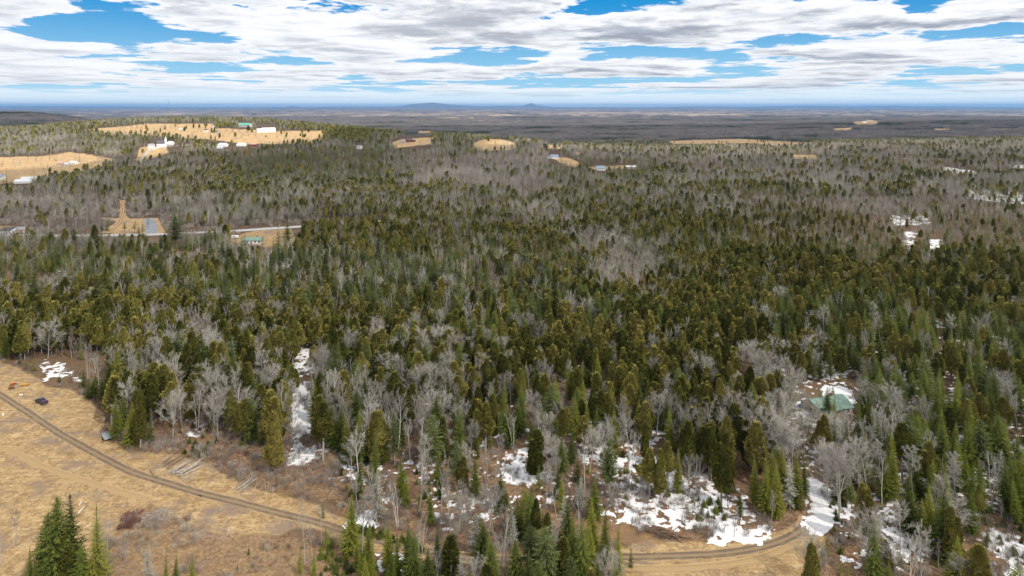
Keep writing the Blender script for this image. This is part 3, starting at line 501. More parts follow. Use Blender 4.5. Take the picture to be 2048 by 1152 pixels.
SPEC = [ # centre x, y, radii, kind weights, for what the crowns look like from here
 (650, 328, 140, 25, dict(spruce=26)), (1195, 352, 95, 34, dict(spruce=18, fir=3)), (330, 232, 160, 14, dict(spruce=3, fir=1, bare=1)), (820, 300, 130, 14, dict(spruce=3, pine=2)), (960, 262, 90, 14, dict(pine=3, spruce=1)), (700, 262, 60, 14, dict(pine=2, cedar=2)),
 (1000, 335, 250, 38, dict(bare=13, brownbare=2)), (170, 420, 260, 46, dict(brownbare=9, bare=4, birch=1)), (560, 395, 260, 40, dict(bare=4.5, spruce=1, cedar=.6)), (120, 300, 220, 30, dict(bare=4, fir=1.2, spruce=.8)), (1750, 330, 420, 50, dict(bare=3.5, brownbare=1.5, fir=.7)), (1500, 390, 350, 50, dict(bare=3.5, fir=1.2, cedar=.5)),
 (1250, 450, 320, 50, dict(bare=2.2, cedar=1.6, spruce=1.2)), (1900, 430, 220, 60, dict(fir=1.8, brownbare=1.8, bare=1.5)), (860, 430, 260, 50, dict(bare=2.2, cedar=2.2, spruce=.7)),
 (1530, 570, 330, 58, dict(cedar=5.0, spruce=1.0, fir=1.0, bare=.6)), (1250, 545, 60, 36, dict(bare=12, birch=3)), (60, 520, 90, 55, dict(spruce=3, fir=2)), (260, 545, 200, 50, dict(spruce=3, fir=2, birch=1.0)), (700, 560, 260, 55, dict(spruce=2.4, fir=1.2, birch=1.2, pine=1.2)), (1050, 600, 200, 60, dict(spruce=2.2, fir=1.4, birch=.8, bare=.7, pine=1.4)),
 (430, 690, 300, 70, dict(cedar=3.0, birch=1.2, bare=1.2, fir=.8)), (120, 640, 150, 50, dict(cedar=2, brownbare=1.4, birch=1.2)), (850, 690, 250, 60, dict(cedar=3.0, spruce=.8, fir=.8, bare=.8)), (1000, 800, 330, 70, dict(cedar=3.4, birch=1.0, bare=.7, fir=.7)), (1400, 720, 260, 80, dict(cedar=3.8, bare=1.0, fir=.7)), (1550, 850, 110, 45, dict(bare=7)),
 (1500, 800, 150, 60, dict(cedar=1.5, bare=2)), (1850, 700, 260, 110, dict(fir=3.4, spruce=2.0, cedar=.7, bare=.6)), (1900, 900, 240, 110, dict(fir=3.0, spruce=2.2, bare=1.3, snag=.5)), (1740, 930, 90, 60, dict(bare=3.5, birch=1.5)), (1400, 900, 130, 60, dict(cedar=2.2, birch=1)), (1550, 960, 80, 60, dict(fir=4, snag=.8)),
 (450, 820, 250, 60, dict(cedar=1.8, birch=1.2, bare=1.6, brownbare=1.2, fir=.6)), (820, 810, 110, 50, dict(birch=3.4, bare=1.5)), (250, 820, 60, 60, dict(fir=2, cedar=2)), (1040, 1040, 220, 100, dict(fir=3.0, snag=.6, birch=2.2, bare=2.0, cedar=1.0, spruce=1.0)), (1330, 1010, 170, 70, dict(brownbare=9, birch=1.2, fir=.4)), (860, 960, 200, 50, dict(birch=1.2, brownbare=1.5, bare=1.0, fir=1, snag=.4)),
 (1770, 1080, 130, 70, dict(bare=2.5, birch=1.6, brownbare=1, fir=.6)), (760, 1110, 90, 40, dict(fir=3)),
]
KL = list(KINDS)
BASEW = dict(spruce=.34, fir=.26, cedar=.50, pine=.05, birch=.11, bare=.34, brownbare=.16, snag=.035)
def candidates(cell, y0, y1, umax, seed):
    g = np.random.default_rng(seed); xs = np.arange(-umax*y1-130, umax*y1+130, cell); ys = np.arange(y0, y1, cell); X, Y = np.meshgrid(xs, ys)
    X = X+g.uniform(-.48, .48, X.shape)*cell; Y = Y+g.uniform(-.48, .48, X.shape)*cell; m = (np.abs(X) < umax*Y+(130 if y1 < 3000 else 12)); return X[m], Y[m]
def density(X, Y, px, py):
    d = np.ones(X.shape)*.93; wx = px+(fbm(X, Y, 1/9., 3, 8)-.5)*30*np.clip(350/Y, .1, 1.6); wy = py+(fbm(X, Y, 1/9., 3, 18)-.5)*16*np.clip(350/Y, .05, 1.6)
    for poly, v in CLEAR:
        P = np.array(poly); m = (px > P[:, 0].min()-30) & (px < P[:, 0].max()+30) & (py > P[:, 1].min()-20) & (py < P[:, 1].max()+20)
        if m.any(): mm = np.zeros(X.shape, bool); mm[m] = sdf(wx[m], wy[m], poly) > 0; d[mm] = v
    me, sc, _ = land_masks(X, Y); d = np.where(me > .35, np.where(Y > 900, .02+.12*(fbm(X, Y, 1/40., 2, 91) > .62), 0), d)
    gap = fbm(X, Y, 1/26., 3, 31); d *= np.where(gap < .33, .55, 1); return d
def near_lines(X, Y, lines, r):
    m = np.zeros(X.shape, bool)
    for pts in lines:
        P = np.array(toworld(pts))
        for (x0, y0), (x1, y1) in zip(P[:-1], P[1:]):
            ex, ey = x1-x0, y1-y0; t = np.clip(((X-x0)*ex+(Y-y0)*ey)/(ex*ex+ey*ey), 0, 1); m |= np.hypot(X-x0-t*ex, Y-y0-t*ey) < r
    return m
def species(X, Y, px, pyc):
    W = np.zeros((len(KL), len(X)))
    for i, k in enumerate(KL): W[i] = BASEW[k]
    W[KL.index('cedar')] *= np.where(Y > 600, .5, .85); W[KL.index('spruce')] *= 1.15; W[KL.index('fir')] *= 1.15; W[KL.index('bare')] *= np.where(Y > 600, 1.7, 1)
    for cx, cy, rx, ry, ws in SPEC:
        e = np.exp(-(((px-cx)/rx)**2+((pyc-cy)/ry)**2)**1.5)
        for k, v in ws.items(): W[KL.index(k)] += .62*v*e
    W[KL.index('bare')] *= np.where(Y < 520, .55, .9); W[KL.index('birch')] *= np.where(Y < 520, .8, .8)
    for i in range(len(KL)): W[i] *= np.exp(4.5*(fbm(X, Y, 1/np.interp(Y.mean(), [200, 1500], [22., 55.]), 3, 40+i*3)-.5))
    c = np.cumsum(W, 0); r = rng.random(len(X))*c[-1]; return (r[None] > c).sum(0)
TX, TY = [], []
for cell, y0, y1, sd_ in ((4.2, 105, 420, 1), (4.3, 420, 1000, 2), (5.9, 1000, 2700, 3)):
    a, b = candidates(cell, y0, y1, .93, sd_); TX.append(a); TY.append(b)
TX = np.concatenate(TX); TY = np.concatenate(TY); TZ = height(TX, TY); TPX, TPY = topx(TX, TY, TZ)
keep = (rng.random(len(TX)) < density(TX, TY, TPX, TPY)) & ~near_lines(TX, TY, [TRACK], 4.2) & ~near_lines(TX, TY, [ROADPX], 8)
keep &= ~((TY < 150) & (np.abs(TX) < 0))
TX, TY, TZ, TPX, TPY = [a[keep] for a in (TX, TY, TZ, TPX, TPY)]
TK = species(TX, TY, TPX, TPY-7.5*FP/TY)
hr = np.array([KINDS[k][0] for k in KL]); TH = hr[TK, 0]+(hr[TK, 1]-hr[TK, 0])*rng.beta(2, 2, len(TX))
edge = fbm(TX, TY, 1/60., 2, 77); TH *= .78+.42*edge
TH *= np.where((TPX > 1480) & (TPY > 400) & (TPY < 520), .7, 1)*np.where((TK == KL.index('brownbare')) & (TY < 260), .72, 1)
TH *= np.where((TY < 175) & (TPX > 800) & (TPX < 1260), .82, 1)
TH *= np.interp(TY, [200, 420, 900], [.97, .80, .78]); small = rng.random(len(TX)) < .16; TH *= np.where(small & (TK < 2), .5, 1)
TW = rng.uniform(.82, 1.25, len(TX))*TH*np.array([1.3, 1.25, 1.42, 1.05, 1.1, 1.35, 1.2, 1.2])[TK]*np.where(np.isin(TK, [0, 1, 2]), np.interp(TY, [300, 700], [1, .86]), 1); TR = rng.uniform(0, 6.283, len(TX)); TV = rng.integers(0, 1000, len(TX))
# trees one can pick out in the photograph: base x, base y, height, kind, width factor
HAND = [(276, 257, 12, 'spruce', 1.6), (283, 257, 11, 'spruce', 1.6), (295, 257, 12, 'spruce', 1.6), (387, 266, 7, 'fir', 2), (394, 265, 8, 'fir', 2), (401, 264, 9, 'fir', 2), (390, 266, 8, 'spruce', 2), (452, 266, 15, 'spruce', 1.8), (466, 264, 14, 'spruce', 1.7), (478, 266, 12, 'spruce', 1.7), (462, 268, 10, 'spruce', 2), (497, 266, 17, 'cedar', 1.8), (503, 266, 12, 'cedar', 1.8), (511, 259, 14, 'spruce', 1.7), (517, 259, 13, 'spruce', 1.7),
 (553, 264, 9, 'spruce', 2), (541, 264, 6, 'spruce', 2), (566, 262, 8, 'spruce', 1.8), (583, 266, 5, 'spruce', 2), (604, 267, 11, 'cedar', 2), (610, 266, 10, 'fir', 2), (617, 265, 10, 'cedar', 2), (624, 265, 10, 'fir', 2), (631, 264, 9, 'fir', 2), (638, 263, 9, 'cedar', 2), (642, 284, 16, 'spruce', 1.8), (300, 279, 13, 'brownbare', .7), (304, 279, 14, 'brownbare', .7), (308, 279, 14, 'brownbare', .7), (312, 279, 14, 'brownbare', .7), (317, 279, 13, 'brownbare', .7), (330, 279, 15, 'brownbare', .7), (336, 279, 15, 'brownbare', .7), (298, 292, 9, 'cedar', 1.8), (309, 292, 9, 'cedar', 1.8), (340, 283, 11, 'cedar', 1.8), (346, 280, 12, 'cedar', 1.8), (352, 282, 13, 'spruce', 1.8), (360, 285, 13, 'fir', 1.8), (420, 270, 7, 'spruce', 1.8), (436, 270, 9, 'spruce', 1.8), (411, 285, 12, 'spruce', 1.6), (466, 290, 13, 'spruce', 1.6),
 (112, 1205, 23, 'spruce', 1.25), (143, 1190, 22.5, 'spruce', 1.4), (92, 1190, 18, 'spruce', 1.3), (103, 1215, 14, 'spruce', 1.7), (130, 1210, 15, 'cedar', 1.5), (160, 1225, 15, 'spruce', 1.7), (197, 1215, 22, 'fir', 1.25), (60, 1215, 13, 'fir', 1.1), (78, 1225, 12, 'fir', 1.4), (128, 1235, 9, 'fir', 1), (330, 1205, 11.5, 'fir', .8), (350, 1195, 9.5, 'fir', 1), (383, 1205, 10.5, 'fir', 1), (295, 1215, 14, 'snag', 1),
 (34, 1092, 9.5, 'birch', .8), (27, 1088, 8.5, 'birch', .6), (2, 1130, 10, 'birch', .8), (205, 1150, 14, 'birch', .8), (216, 1120, 10, 'birch', .9), (140, 1170, 13, 'birch', .5), (265, 1240, 8, 'fir', 1.2),
 (234, 878, 15, 'fir', 1.2), (262, 893, 14, 'fir', 1.5), (281, 898, 13.5, 'cedar', 1.2), (298, 885, 9, 'fir', 1.4), (246, 862, 13, 'fir', 1.5), (206, 812, 11, 'spruce', 1.6), (190, 800, 10, 'spruce', 1.6), (222, 825, 13, 'spruce', 1.4), (166, 775, 8, 'fir', 1.5), (200, 790, 17, 'birch', .8), (176, 758, 17, 'birch', .9), (68, 742, 6, 'fir', 1.6), (52, 738, 5, 'fir', 1.6), (40, 730, 5, 'fir', 1.6), (178, 795, 7, 'spruce', 2), (186, 802, 7, 'spruce', 2), (118, 765, 3.5, 'fir', 2.2),
 (646, 1036, 4.6, 'spruce', 1.3), (596, 1052, 9, 'birch', .7), (610, 1125, 11, 'birch', .7), (625, 1130, 10, 'birch', .7), (643, 1090, 10, 'birch', .4), (783, 1118, 12.5, 'bare', 1.0), (822, 1125, 9, 'brownbare', .6), (655, 1100, 6, 'fir', 1.5), (628, 1150, 6.5, 'fir', 1.2), (600, 1150, 6, 'fir', 1.4), (497, 1110, 2.4, 'fir', 1.4), (475, 1140, 1.5, 'fir', 1.5),
 (796, 905, 17, 'birch', 1.3), (790, 905, 16, 'birch', .9), (765, 880, 15, 'birch', 1.1), (775, 890, 15, 'birch', 1.0), (846, 890, 14, 'birch', 1.3), (858, 880, 13, 'birch', 1.2), (922, 882, 12.5, 'birch', 1.6), (1073, 890, 13.5, 'bare', 1.2), (1071, 893, 8, 'birch', .8), (968, 935, 8.5, 'snag', .4), (870, 950, 7, 'birch', .5), (890, 952, 8, 'birch', .5), (798, 970, 6, 'birch', .5), (745, 950, 6, 'birch', .5),
 (660, 860, 14, 'cedar', 1.5), (672, 872, 13, 'cedar', 1.4), (690, 845, 13, 'cedar', 1.6), (640, 850, 13, 'cedar', 1.2), (838, 1020, 9, 'fir', .7), (893, 1010, 12, 'snag', .7), (880, 1000, 9, 'fir', 1), (928, 985, 10, 'cedar', 1.5), (960, 1060, 6, 'fir', 1.1), (1035, 1060, 9, 'fir', 1), (1042, 1065, 10, 'fir', .9), (1020, 1080, 8, 'spruce', 1),
 (1185, 1110, 14, 'fir', 1.2), (1210, 1130, 14, 'fir', 1.1), (1180, 1145, 12, 'fir', 1.4), (1135, 1120, 14, 'spruce', 1.3), (1150, 1160, 15, 'spruce', 1.3), (1110, 1130, 11, 'snag', 1.2), (1165, 1180, 16, 'spruce', 1.1), (1235, 1160, 13, 'fir', 1), (940, 1100, 13, 'bare', 1.5), (950, 1110, 10, 'snag', 1.5), (1070, 1100, 12, 'cedar', 1.0), (1095, 1120, 11, 'cedar', 1), (1000, 1140, 14, 'birch', 1.2), (1010, 1150, 11, 'birch', 1),
 (1505, 1010, 12, 'fir', 1.0), (1531, 1030, 16, 'fir', 1.1), (1553, 1035, 15, 'fir', 1.1), (1580, 1020, 14, 'snag', 1.1), (1592, 1015, 16, 'fir', 1.1), (1610, 1000, 14, 'fir', 1.0), (1512, 1020, 15, 'fir', 1.0), (1541, 1060, 10, 'bare', .8), (1480, 1040, 9, 'fir', 1.2), (1320, 1000, 14, 'cedar', 1.1), (1336, 985, 14, 'cedar', 1.2), (1355, 985, 13, 'fir', 1.1), (1290, 925, 12, 'cedar', 1), (1423, 960, 15, 'cedar', 1.2), (1450, 965, 14, 'cedar', 1.2), (1376, 1000, 13, 'bare', 1.0), (1392, 985, 13, 'birch', 1.0), (1375, 950, 13, 'fir', 1), (1400, 945, 12, 'cedar', 1.4),
 (1562, 960, 16, 'bare', 1.3), (1585, 955, 15, 'bare', 1.3), (1545, 950, 15, 'bare', 1.4), (1655, 1000, 17, 'bare', 1.3), (1666, 985, 17, 'birch', 1.2), (1720, 990, 15, 'birch', 1.2), (1765, 980, 15, 'bare', 1.4), (1700, 1010, 13, 'birch', 1), (1640, 820, 10, 'fir', .9), (1656, 845, 12, 'spruce', 1.5), (1668, 855, 11, 'fir', 1.4), (1588, 835, 7, 'fir', 1.2), (1645, 826, 9, 'fir', .8), (1668, 815, 8.5, 'spruce', 1.6), (1625, 870, 12, 'bare', 1.4), (1612, 790, 10, 'bare', 1.4), (1640, 885, 10, 'bare', 1.4),
 (1652, 1110, 5.5, 'fir', 1.1), (1656, 1180, 10, 'birch', .5), (1680, 1152, 5, 'fir', 1), (1695, 1170, 6, 'fir', 1), (1860, 1090, 15, 'fir', 1.3), (1880, 1100, 13, 'fir', 1.3), (1845, 1075, 10, 'fir', 1.3), (1925, 1090, 12, 'bare', 1.9), (1960, 1055, 11, 'cedar', .9), (1740, 1140, 13, 'bare', 1.2), (1800, 1110, 13, 'bare', 1.2), (1840, 1160, 13, 'bare', 1.2), (1262, 1135, 6, 'fir', .9),
 (352, 496, 24, 'pine', 1.9), (372, 500, 17, 'spruce', 1.9), (390, 497, 13, 'spruce', 1.9), (432, 492, 21, 'spruce', 1.2), (425, 495, 15, 'spruce', 1.4), (412, 495, 14, 'spruce', 1.5), (398, 505, 11, 'pine', 1.8), (460, 490, 10, 'spruce', 1.5), (472, 500, 11, 'spruce', 1.2), (484, 498, 13, 'spruce', 1.0), (490, 503, 14, 'spruce', .9), (524, 500, 11, 'pine', 1.4), (556, 498, 18, 'spruce', 1.5), (575, 500, 20, 'pine', 1.6), (320, 482, 6, 'spruce', 1.6), (288, 498, 8, 'spruce', 1.7),
 (250, 464, 9, 'spruce', 1.7), (269, 466, 11, 'spruce', 1.6), (277, 467, 8, 'spruce', 1.6), (286, 468, 12, 'spruce', 1.5), (240, 500, 11, 'spruce', 1.5), (255, 498, 12, 'spruce', 1.5), (265, 500, 10, 'fir', 1.5), (225, 508, 10, 'spruce', 1.5), (195, 490, 11, 'spruce', 1.9), (202, 492, 12, 'spruce', 1.8), (215, 462, 11, 'spruce', 1.5), (204, 462, 13, 'spruce', 1.3), (296, 455, 14, 'spruce', 1.1), (1560, 436, 20, 'pine', 1.0),
 (1172, 332, 24, 'spruce', 1.7), (1180, 332, 22, 'spruce', 1.6), (1164, 333, 18, 'spruce', 1.5), (1200, 327, 16, 'spruce', 1.7), (72, 322, 12, 'spruce', 1.8), (159, 322, 13, 'spruce', 1.9), (150, 320, 14, 'spruce', 1.3), (112, 322, 14, 'spruce', 1.2), (1575, 312, 18, 'spruce', 2), (14, 374, 22, 'spruce', 2.4), (6, 374, 18, 'spruce', 2.2), (24, 374, 15, 'spruce', 2)]
for (x0, y0), (x1, y1), n_ in (((150, 262), (330, 259), 16), ((330, 261), (425, 259), 8), ((430, 270), (560, 268), 12), ((560, 275), (640, 285), 10), ((0, 330), (90, 322), 9), ((90, 340), (200, 330), 10), ((780, 290), (870, 286), 8), ((945, 290), (1030, 296), 9), ((560, 286), (640, 289), 14), ((270, 300), (335, 305), 7), ((0, 352), (90, 348), 8), ((190, 312), (228, 320), 8)):
    for q in range(n_): f = (q+rnd.uniform(-.6, .6))/n_; HAND.append((x0+(x1-x0)*f, y0+(y1-y0)*f+rnd.uniform(-.7, .7), rnd.uniform(4, 11), rnd.choice(['bare', 'brownbare', 'bare', 'spruce', 'fir']), rnd.uniform(1.1, 1.7)))
hk = []
for bx, by, h_, k, wf in HAND:
    p = at(bx, by); hk.append((p.x, p.y, p.z, bx, by, KL.index(k), h_, h_*wf))
hk = np.array(hk); far_ok = np.ones(len(TX), bool)
for q in hk: far_ok &= np.hypot(TX-q[0], TY-q[1]) > (1.9 if q[1] < 400 else 3)
# keep sight lines to what stands in the open free of random trees
SIGHT = [(1608, 1652, 975, 1062, 0), (588, 616, 775, 920, 0), (1010, 1068, 908, 975, 0), (1750, 1796, 1012, 1080, 0), (1965, 2030, 1060, 1140, 0), (14, 30, 453, 466, 0), (34, 56, 449, 466, 0), (485, 524, 470, 493, 0), (1595, 1695, 785, 832, 0), (208, 345, 459, 470, 0), (500, 600, 450, 466, 0), (0, 60, 340, 372, 0), (208, 330, 440, 468, 0), (0, 215, 720, 900, 0), (292, 350, 281, 303, 0), (1098, 1120, 302, 330, 0), (1188, 1212, 325, 345, 0), (713, 726, 286, 301, 0), (795, 860, 270, 300, 0), (476, 503, 243, 262, 0), (514, 553, 248, 272, 0), (432, 460, 281, 300, 0), (470, 497, 281, 299, 0), (501, 515, 284, 298, 0)]
for x0, x1, y0, y1, _ in SIGHT:
    top = TPY-TH*FP/TY; m = (TPX > x0-1) & (TPX < x1+1) & (top < y1-4) & (TPY > y0) & (TPY < y1+(60 if y1 < 700 else 110))
    nh = (TPY-y1+2)*TY/FP; k = np.where(m, np.clip(nh/TH, 0, 1), 1); far_ok &= ~(m & (nh < 2.2)); TH = TH*k; TW = TW*np.where(m, np.clip(k*1.3, 0, 1), 1)
TX, TY, TZ, TPX, TPY, TK, TH, TW, TR, TV = [a[far_ok] for a in (TX, TY, TZ, TPX, TPY, TK, TH, TW, TR, TV)]
n0 = len(hk); cat = lambda a, b: np.concatenate([b, a])
TX = cat(TX, hk[:, 0]); TY = cat(TY, hk[:, 1]); TZ = cat(TZ, hk[:, 2]); TPX = cat(TPX, hk[:, 3]); TPY = cat(TPY, hk[:, 4]); TK = cat(TK, hk[:, 5].astype(int)); TH = cat(TH, hk[:, 6]); TW = cat(TW, hk[:, 7]); TR = cat(TR, rng.uniform(0, 6.28, n0)); TV = cat(TV, rng.integers(0, 1000, n0))
print('trees', len(TX), {k: int((TK == i).sum()) for i, k in enumerate(KL)})

ORD = ['first', 'second', 'third', 'fourth', 'fifth', 'sixth', 'seventh', 'eighth', 'ninth', 'tenth', 'eleventh', 'twelfth', 'thirteenth', 'fourteenth', 'fifteenth', 'sixteenth', 'seventeenth', 'eighteenth', 'nineteenth']
TENS = ['twenty', 'thirty', 'forty', 'fifty', 'sixty', 'seventy', 'eighty', 'ninety']
def ordw(i):
    if i < 19: return ORD[i]
    t, o = divmod(i+1, 10)
    return (TENS[t-2][:-1]+'ieth') if o == 0 else TENS[t-2]+'-'+ORD[o-1]
LM = [('by the meadow corner behind the pickup', 110, 700), ('in the dark edge of the meadow', 215, 770), ('between meadow and log pile', 300, 860), ('behind the split log pile', 430, 850), ('beside the narrow snow strip', 620, 800), ('behind the narrow snow strip', 600, 700), ('in the wood below the road', 250, 600),
      ('behind the small pole pile', 560, 900), ('where the white birches fork', 800, 860), ('above the forked birches', 800, 740), ('beside the square snow patch', 1040, 900), ('behind the square snow patch', 1040, 800), ('around the big snow clearing', 1330, 930), ('behind the big snow clearing', 1350, 810), ('in front of the big snow clearing', 1130, 1060),
      ('in the clump over the hidden track', 1030, 1130), ('in the clump left of the hidden track', 860, 1060), ('along the track above the scrub', 740, 1080), ('at the track bend beside the snow', 1580, 980), ('in front of the green roof', 1620, 880), ('behind the green roof', 1640, 740), ('across the snow from the track bend', 1740, 960),
      ('beside the striped snow patch', 1790, 1070), ('above the corner snowfield', 1960, 980), ('around the corner snowfield', 1990, 1100), ('on the slope above the striped snow', 1830, 860), ('high on the slope by the picture edge', 1970, 780), ('in the scrub below the brush pile', 360, 1130), ('on the near edge of the meadow', 100, 1130), ('deep in the olive cedar stand', 1250, 720)]
SIZEW = ['low', 'small', 'medium', 'tall', 'towering']
LOOK = {'spruce': 'dark pointed spruce', 'fir': 'bright green fir', 'cedar': 'rounded olive cedar', 'pine': 'loose-crowned pine', 'birch': 'white-stemmed bare birch', 'bare': 'grey leafless tree', 'brownbare': 'slim leafless sapling', 'snag': 'grey lichen-covered dead spruce'}
GRP = {'spruce': 'spruces in the near wood', 'fir': 'firs in the near wood', 'cedar': 'cedars in the near wood', 'pine': 'pines in the near wood', 'birch': 'bare birches in the near wood', 'bare': 'leafless trees in the near wood', 'brownbare': 'leafless saplings in the clearings', 'snag': 'dead spruces in the near wood'}
single = np.zeros(len(TX), bool)
for ki, k in enumerate(KL):
    ok = np.where((TK == ki) & (TPX > 4) & (TPX < 2044) & (TPY-TH*FP/TY < 1140))[0]; size = TH[ok]*FP/TY[ok]; sel = ok[np.argsort(-size)[:300]]; single[sel] = True
    cells = {}
    for i in sel:
        cy = TPY[i]-TH[i]*FP/TY[i]*.5; c = min(LM, key=lambda l: ((l[1]-TPX[i])/1.0)**2+((l[2]-cy)*1.5)**2)[0]; hs = TH[i]/np.mean(hr[ki]); s = SIZEW[int(np.clip((hs-.6)/.18, 0, 4))]; cells.setdefault((c, s), []).append(i)
    for (c, s), ids in cells.items():
        ids.sort(key=lambda i: TPX[i])
        for j, i in enumerate(ids):
            lab = f'{s} {LOOK[k]} {c}' if len(ids) == 1 else f'{s} {LOOK[k]} {c}, {ordw(j)} from left'
            T, C = PROTO[k][TV[i] % len(PROTO[k])]; e = bpy.data.objects.new(NAMES[k], None); col.objects.link(e); e.location = (TX[i], TY[i], TZ[i]); tl = .05 if k in ('birch', 'bare', 'brownbare', 'snag') else .015
            e.rotation_euler = (rnd.gauss(0, tl), rnd.gauss(0, tl), TR[i]); e.scale = (TW[i], TW[i], TH[i]); e.empty_display_size = .2
            tag(e, lab, KINDS[k][4], GRP[k])
            for nm, me in (('trunk', T), ('crown', C)):
                o = bpy.data.objects.new(nm, me); col.objects.link(o); o.parent = e

# ------------------------------------------------------------------ the rest of the wood: one mass per kind
def scatter(name, label, cat, sources, P, var, rot, scl):
    me = bpy.data.meshes.new(name); me.vertices.add(len(P)); me.vertices.foreach_set('co', np.asarray(P, np.float32).ravel())
    for an, typ, dat, key in (('var', 'INT', var, 'value'), ('rot', 'FLOAT_VECTOR', rot, 'vector'), ('scl', 'FLOAT_VECTOR', scl, 'vector')):
        a = me.attributes.new(an, typ, 'POINT'); a.data.foreach_set(key, np.ascontiguousarray(dat, dtype=np.int32 if typ == 'INT' else np.float32).ravel())
    o = link(name, me); tag(o, label, cat, kind='stuff'); ng = bpy.data.node_groups.new(name, 'GeometryNodeTree'); ng.interface.new_socket('Geometry', in_out='INPUT', socket_type='NodeSocketGeometry'); ng.interface.new_socket('Geometry', in_out='OUTPUT', socket_type='NodeSocketGeometry')
    gi = ng.nodes.new('NodeGroupInput'); go = ng.nodes.new('NodeGroupOutput'); jn = ng.nodes.new('GeometryNodeJoinGeometry')
    def attr(n, t): a = ng.nodes.new('GeometryNodeInputNamedAttribute'); a.data_type = t; a.inputs[0].default_value = n; return a.outputs[0]
    va, ra, sa = attr('var', 'INT'), attr('rot', 'FLOAT_VECTOR'), attr('scl', 'FLOAT_VECTOR')
    for j, src in enumerate(sources):
        ip = ng.nodes.new('GeometryNodeInstanceOnPoints'); ob = ng.nodes.new('GeometryNodeObjectInfo'); ob.inputs[0].default_value = src; ob.inputs['As Instance'].default_value = True; ob.transform_space = 'ORIGINAL'
        cp = ng.nodes.new('FunctionNodeCompare'); cp.data_type = 'INT'; cp.operation = 'EQUAL'; ng.links.new(va, cp.inputs[2]); cp.inputs[3].default_value = j
        ng.links.new(gi.outputs[0], ip.inputs['Points']); ng.links.new(cp.outputs[0], ip.inputs['Selection']); ng.links.new(ob.outputs['Geometry'], ip.inputs['Instance']); ng.links.new(ra, ip.inputs['Rotation']); ng.links.new(sa, ip.inputs['Scale']); ng.links.new(ip.outputs[0], jn.inputs[0])
    ng.links.new(jn.outputs[0], go.inputs[0]); md = o.modifiers.new('scatter', 'NODES'); md.node_group = ng; return o
MLAB = {'spruce': ('spruce_woods', 'dark green spruces massed through the woods beyond the near trees'), 'fir': ('fir_woods', 'bright green firs massed through the woods beyond the near trees'), 'cedar': ('cedar_woods', 'olive green cedars massed through the middle of the woods'), 'pine': ('pine_woods', 'tall loose pines scattered through the woods and ridge'),
 'birch': ('birch_woods', 'white-stemmed bare birches scattered through the woods'), 'bare': ('leafless_woods', 'grey leafless crowns massed across the woods and ridge'), 'brownbare': ('leafless_thicket', 'brown leafless young trees massed along clearings and road'), 'snag': ('dead_spruce_woods', 'grey dead spruces scattered through the woods')}
for ki, k in enumerate(KL):
    m = (TK == ki) & ~single; nv = len(INST[k][0]); lod = (TY[m] > 720).astype(int); n = int(m.sum()); z = rng.normal(0, .04, (2, n))
    scatter(MLAB[k][0], MLAB[k][1], KINDS[k][4]+' wood', INST[k][0]+INST[k][1], np.stack([TX[m], TY[m], TZ[m]], -1), TV[m] % nv+lod*nv, np.stack([z[0], z[1], TR[m]], -1), np.stack([TW[m], TW[m], TH[m]], -1))
# far woods: small groves
def grove(seed, kinds, mats):
    g = np.random.default_rng(seed); J = Geo()
    for i in range(16):
        k = kinds[g.integers(len(kinds))]; o = Geo(); T2, C2 = KINDS[k][1][0](2); h = g.uniform(9, 15); V = C2.v[0]; o.join(C2)
        mi = 1 if 'bare' in k else 0; o.m = [np.full_like(x, mi) for x in o.m]; Vx = np.concatenate(o.v)*np.array([h*1.5, h*1.5, h]); Vx[:, :2] += g.uniform(-13, 13, 2); J.add(Vx, np.concatenate(o.f), 0, np.concatenate(o.t)); J.m[-1] = np.concatenate(o.m)
    return bpy.data.objects.new('grove_source', J.mesh('grove', mats))
M_fart = twig_mat('far_twigs', (.22, .20, .19), (.34, .31, .29), (.25, .215, .20)); M_farn = leaf_mat('far_needles', (.014, .026, .010), (.045, .065, .02), (.05, .065, .02)); gm = [M_farn, M_fart, M_fart, M_farn]
groves = [grove(1, ['spruce', 'spruce', 'fir'], gm), grove(2, ['spruce', 'bare', 'fir', 'bare'], gm), grove(3, ['bare', 'bare', 'brownbare'], gm), grove(4, ['bare', 'brownbare', 'bare', 'spruce'], gm)]
gx, gy_ = candidates(24, 2690, 6000, .9, 9); g2 = candidates(46, 6000, 11000, .88, 10); gx = np.r_[gx, g2[0]]; gy_ = np.r_[gy_, g2[1]]; gz = height(gx, gy_); gpx, gpy = topx(gx, gy_, gz)
md_, _, _ = land_masks(gx, gy_); a = fbm(gx, gy_, 1/130., 3, 51)*.55+fbm(gx, gy_, 1/500., 2, 52)*.45; open_ = fbm(gx/1.6, gy_, 1/330., 3, 61)
k_ = (md_ < .3) & ~((gy_ > 8500) & (open_ < .38)); k_ &= rng.random(len(gx)) < .93; gv = np.where(a > .60, 0, np.where(a > .54, 1, np.where(a > .47, 3, 2)))
gx, gy_, gz, gv = gx[k_], gy_[k_], gz[k_], gv[k_]; n = len(gx); s_ = np.where(gy_ > 6000, 1.75, 1.)
scatter('far_woods', 'mixed bare and evergreen woods filling the valley beyond the ridge', 'far woods', groves, np.stack([gx, gy_, gz], -1), gv, np.stack([0*gx, 0*gx, rng.uniform(0, 6.28, n)], -1), np.stack([s_, s_, np.where(gy_ > 6000, 1.1, 1.)], -1))
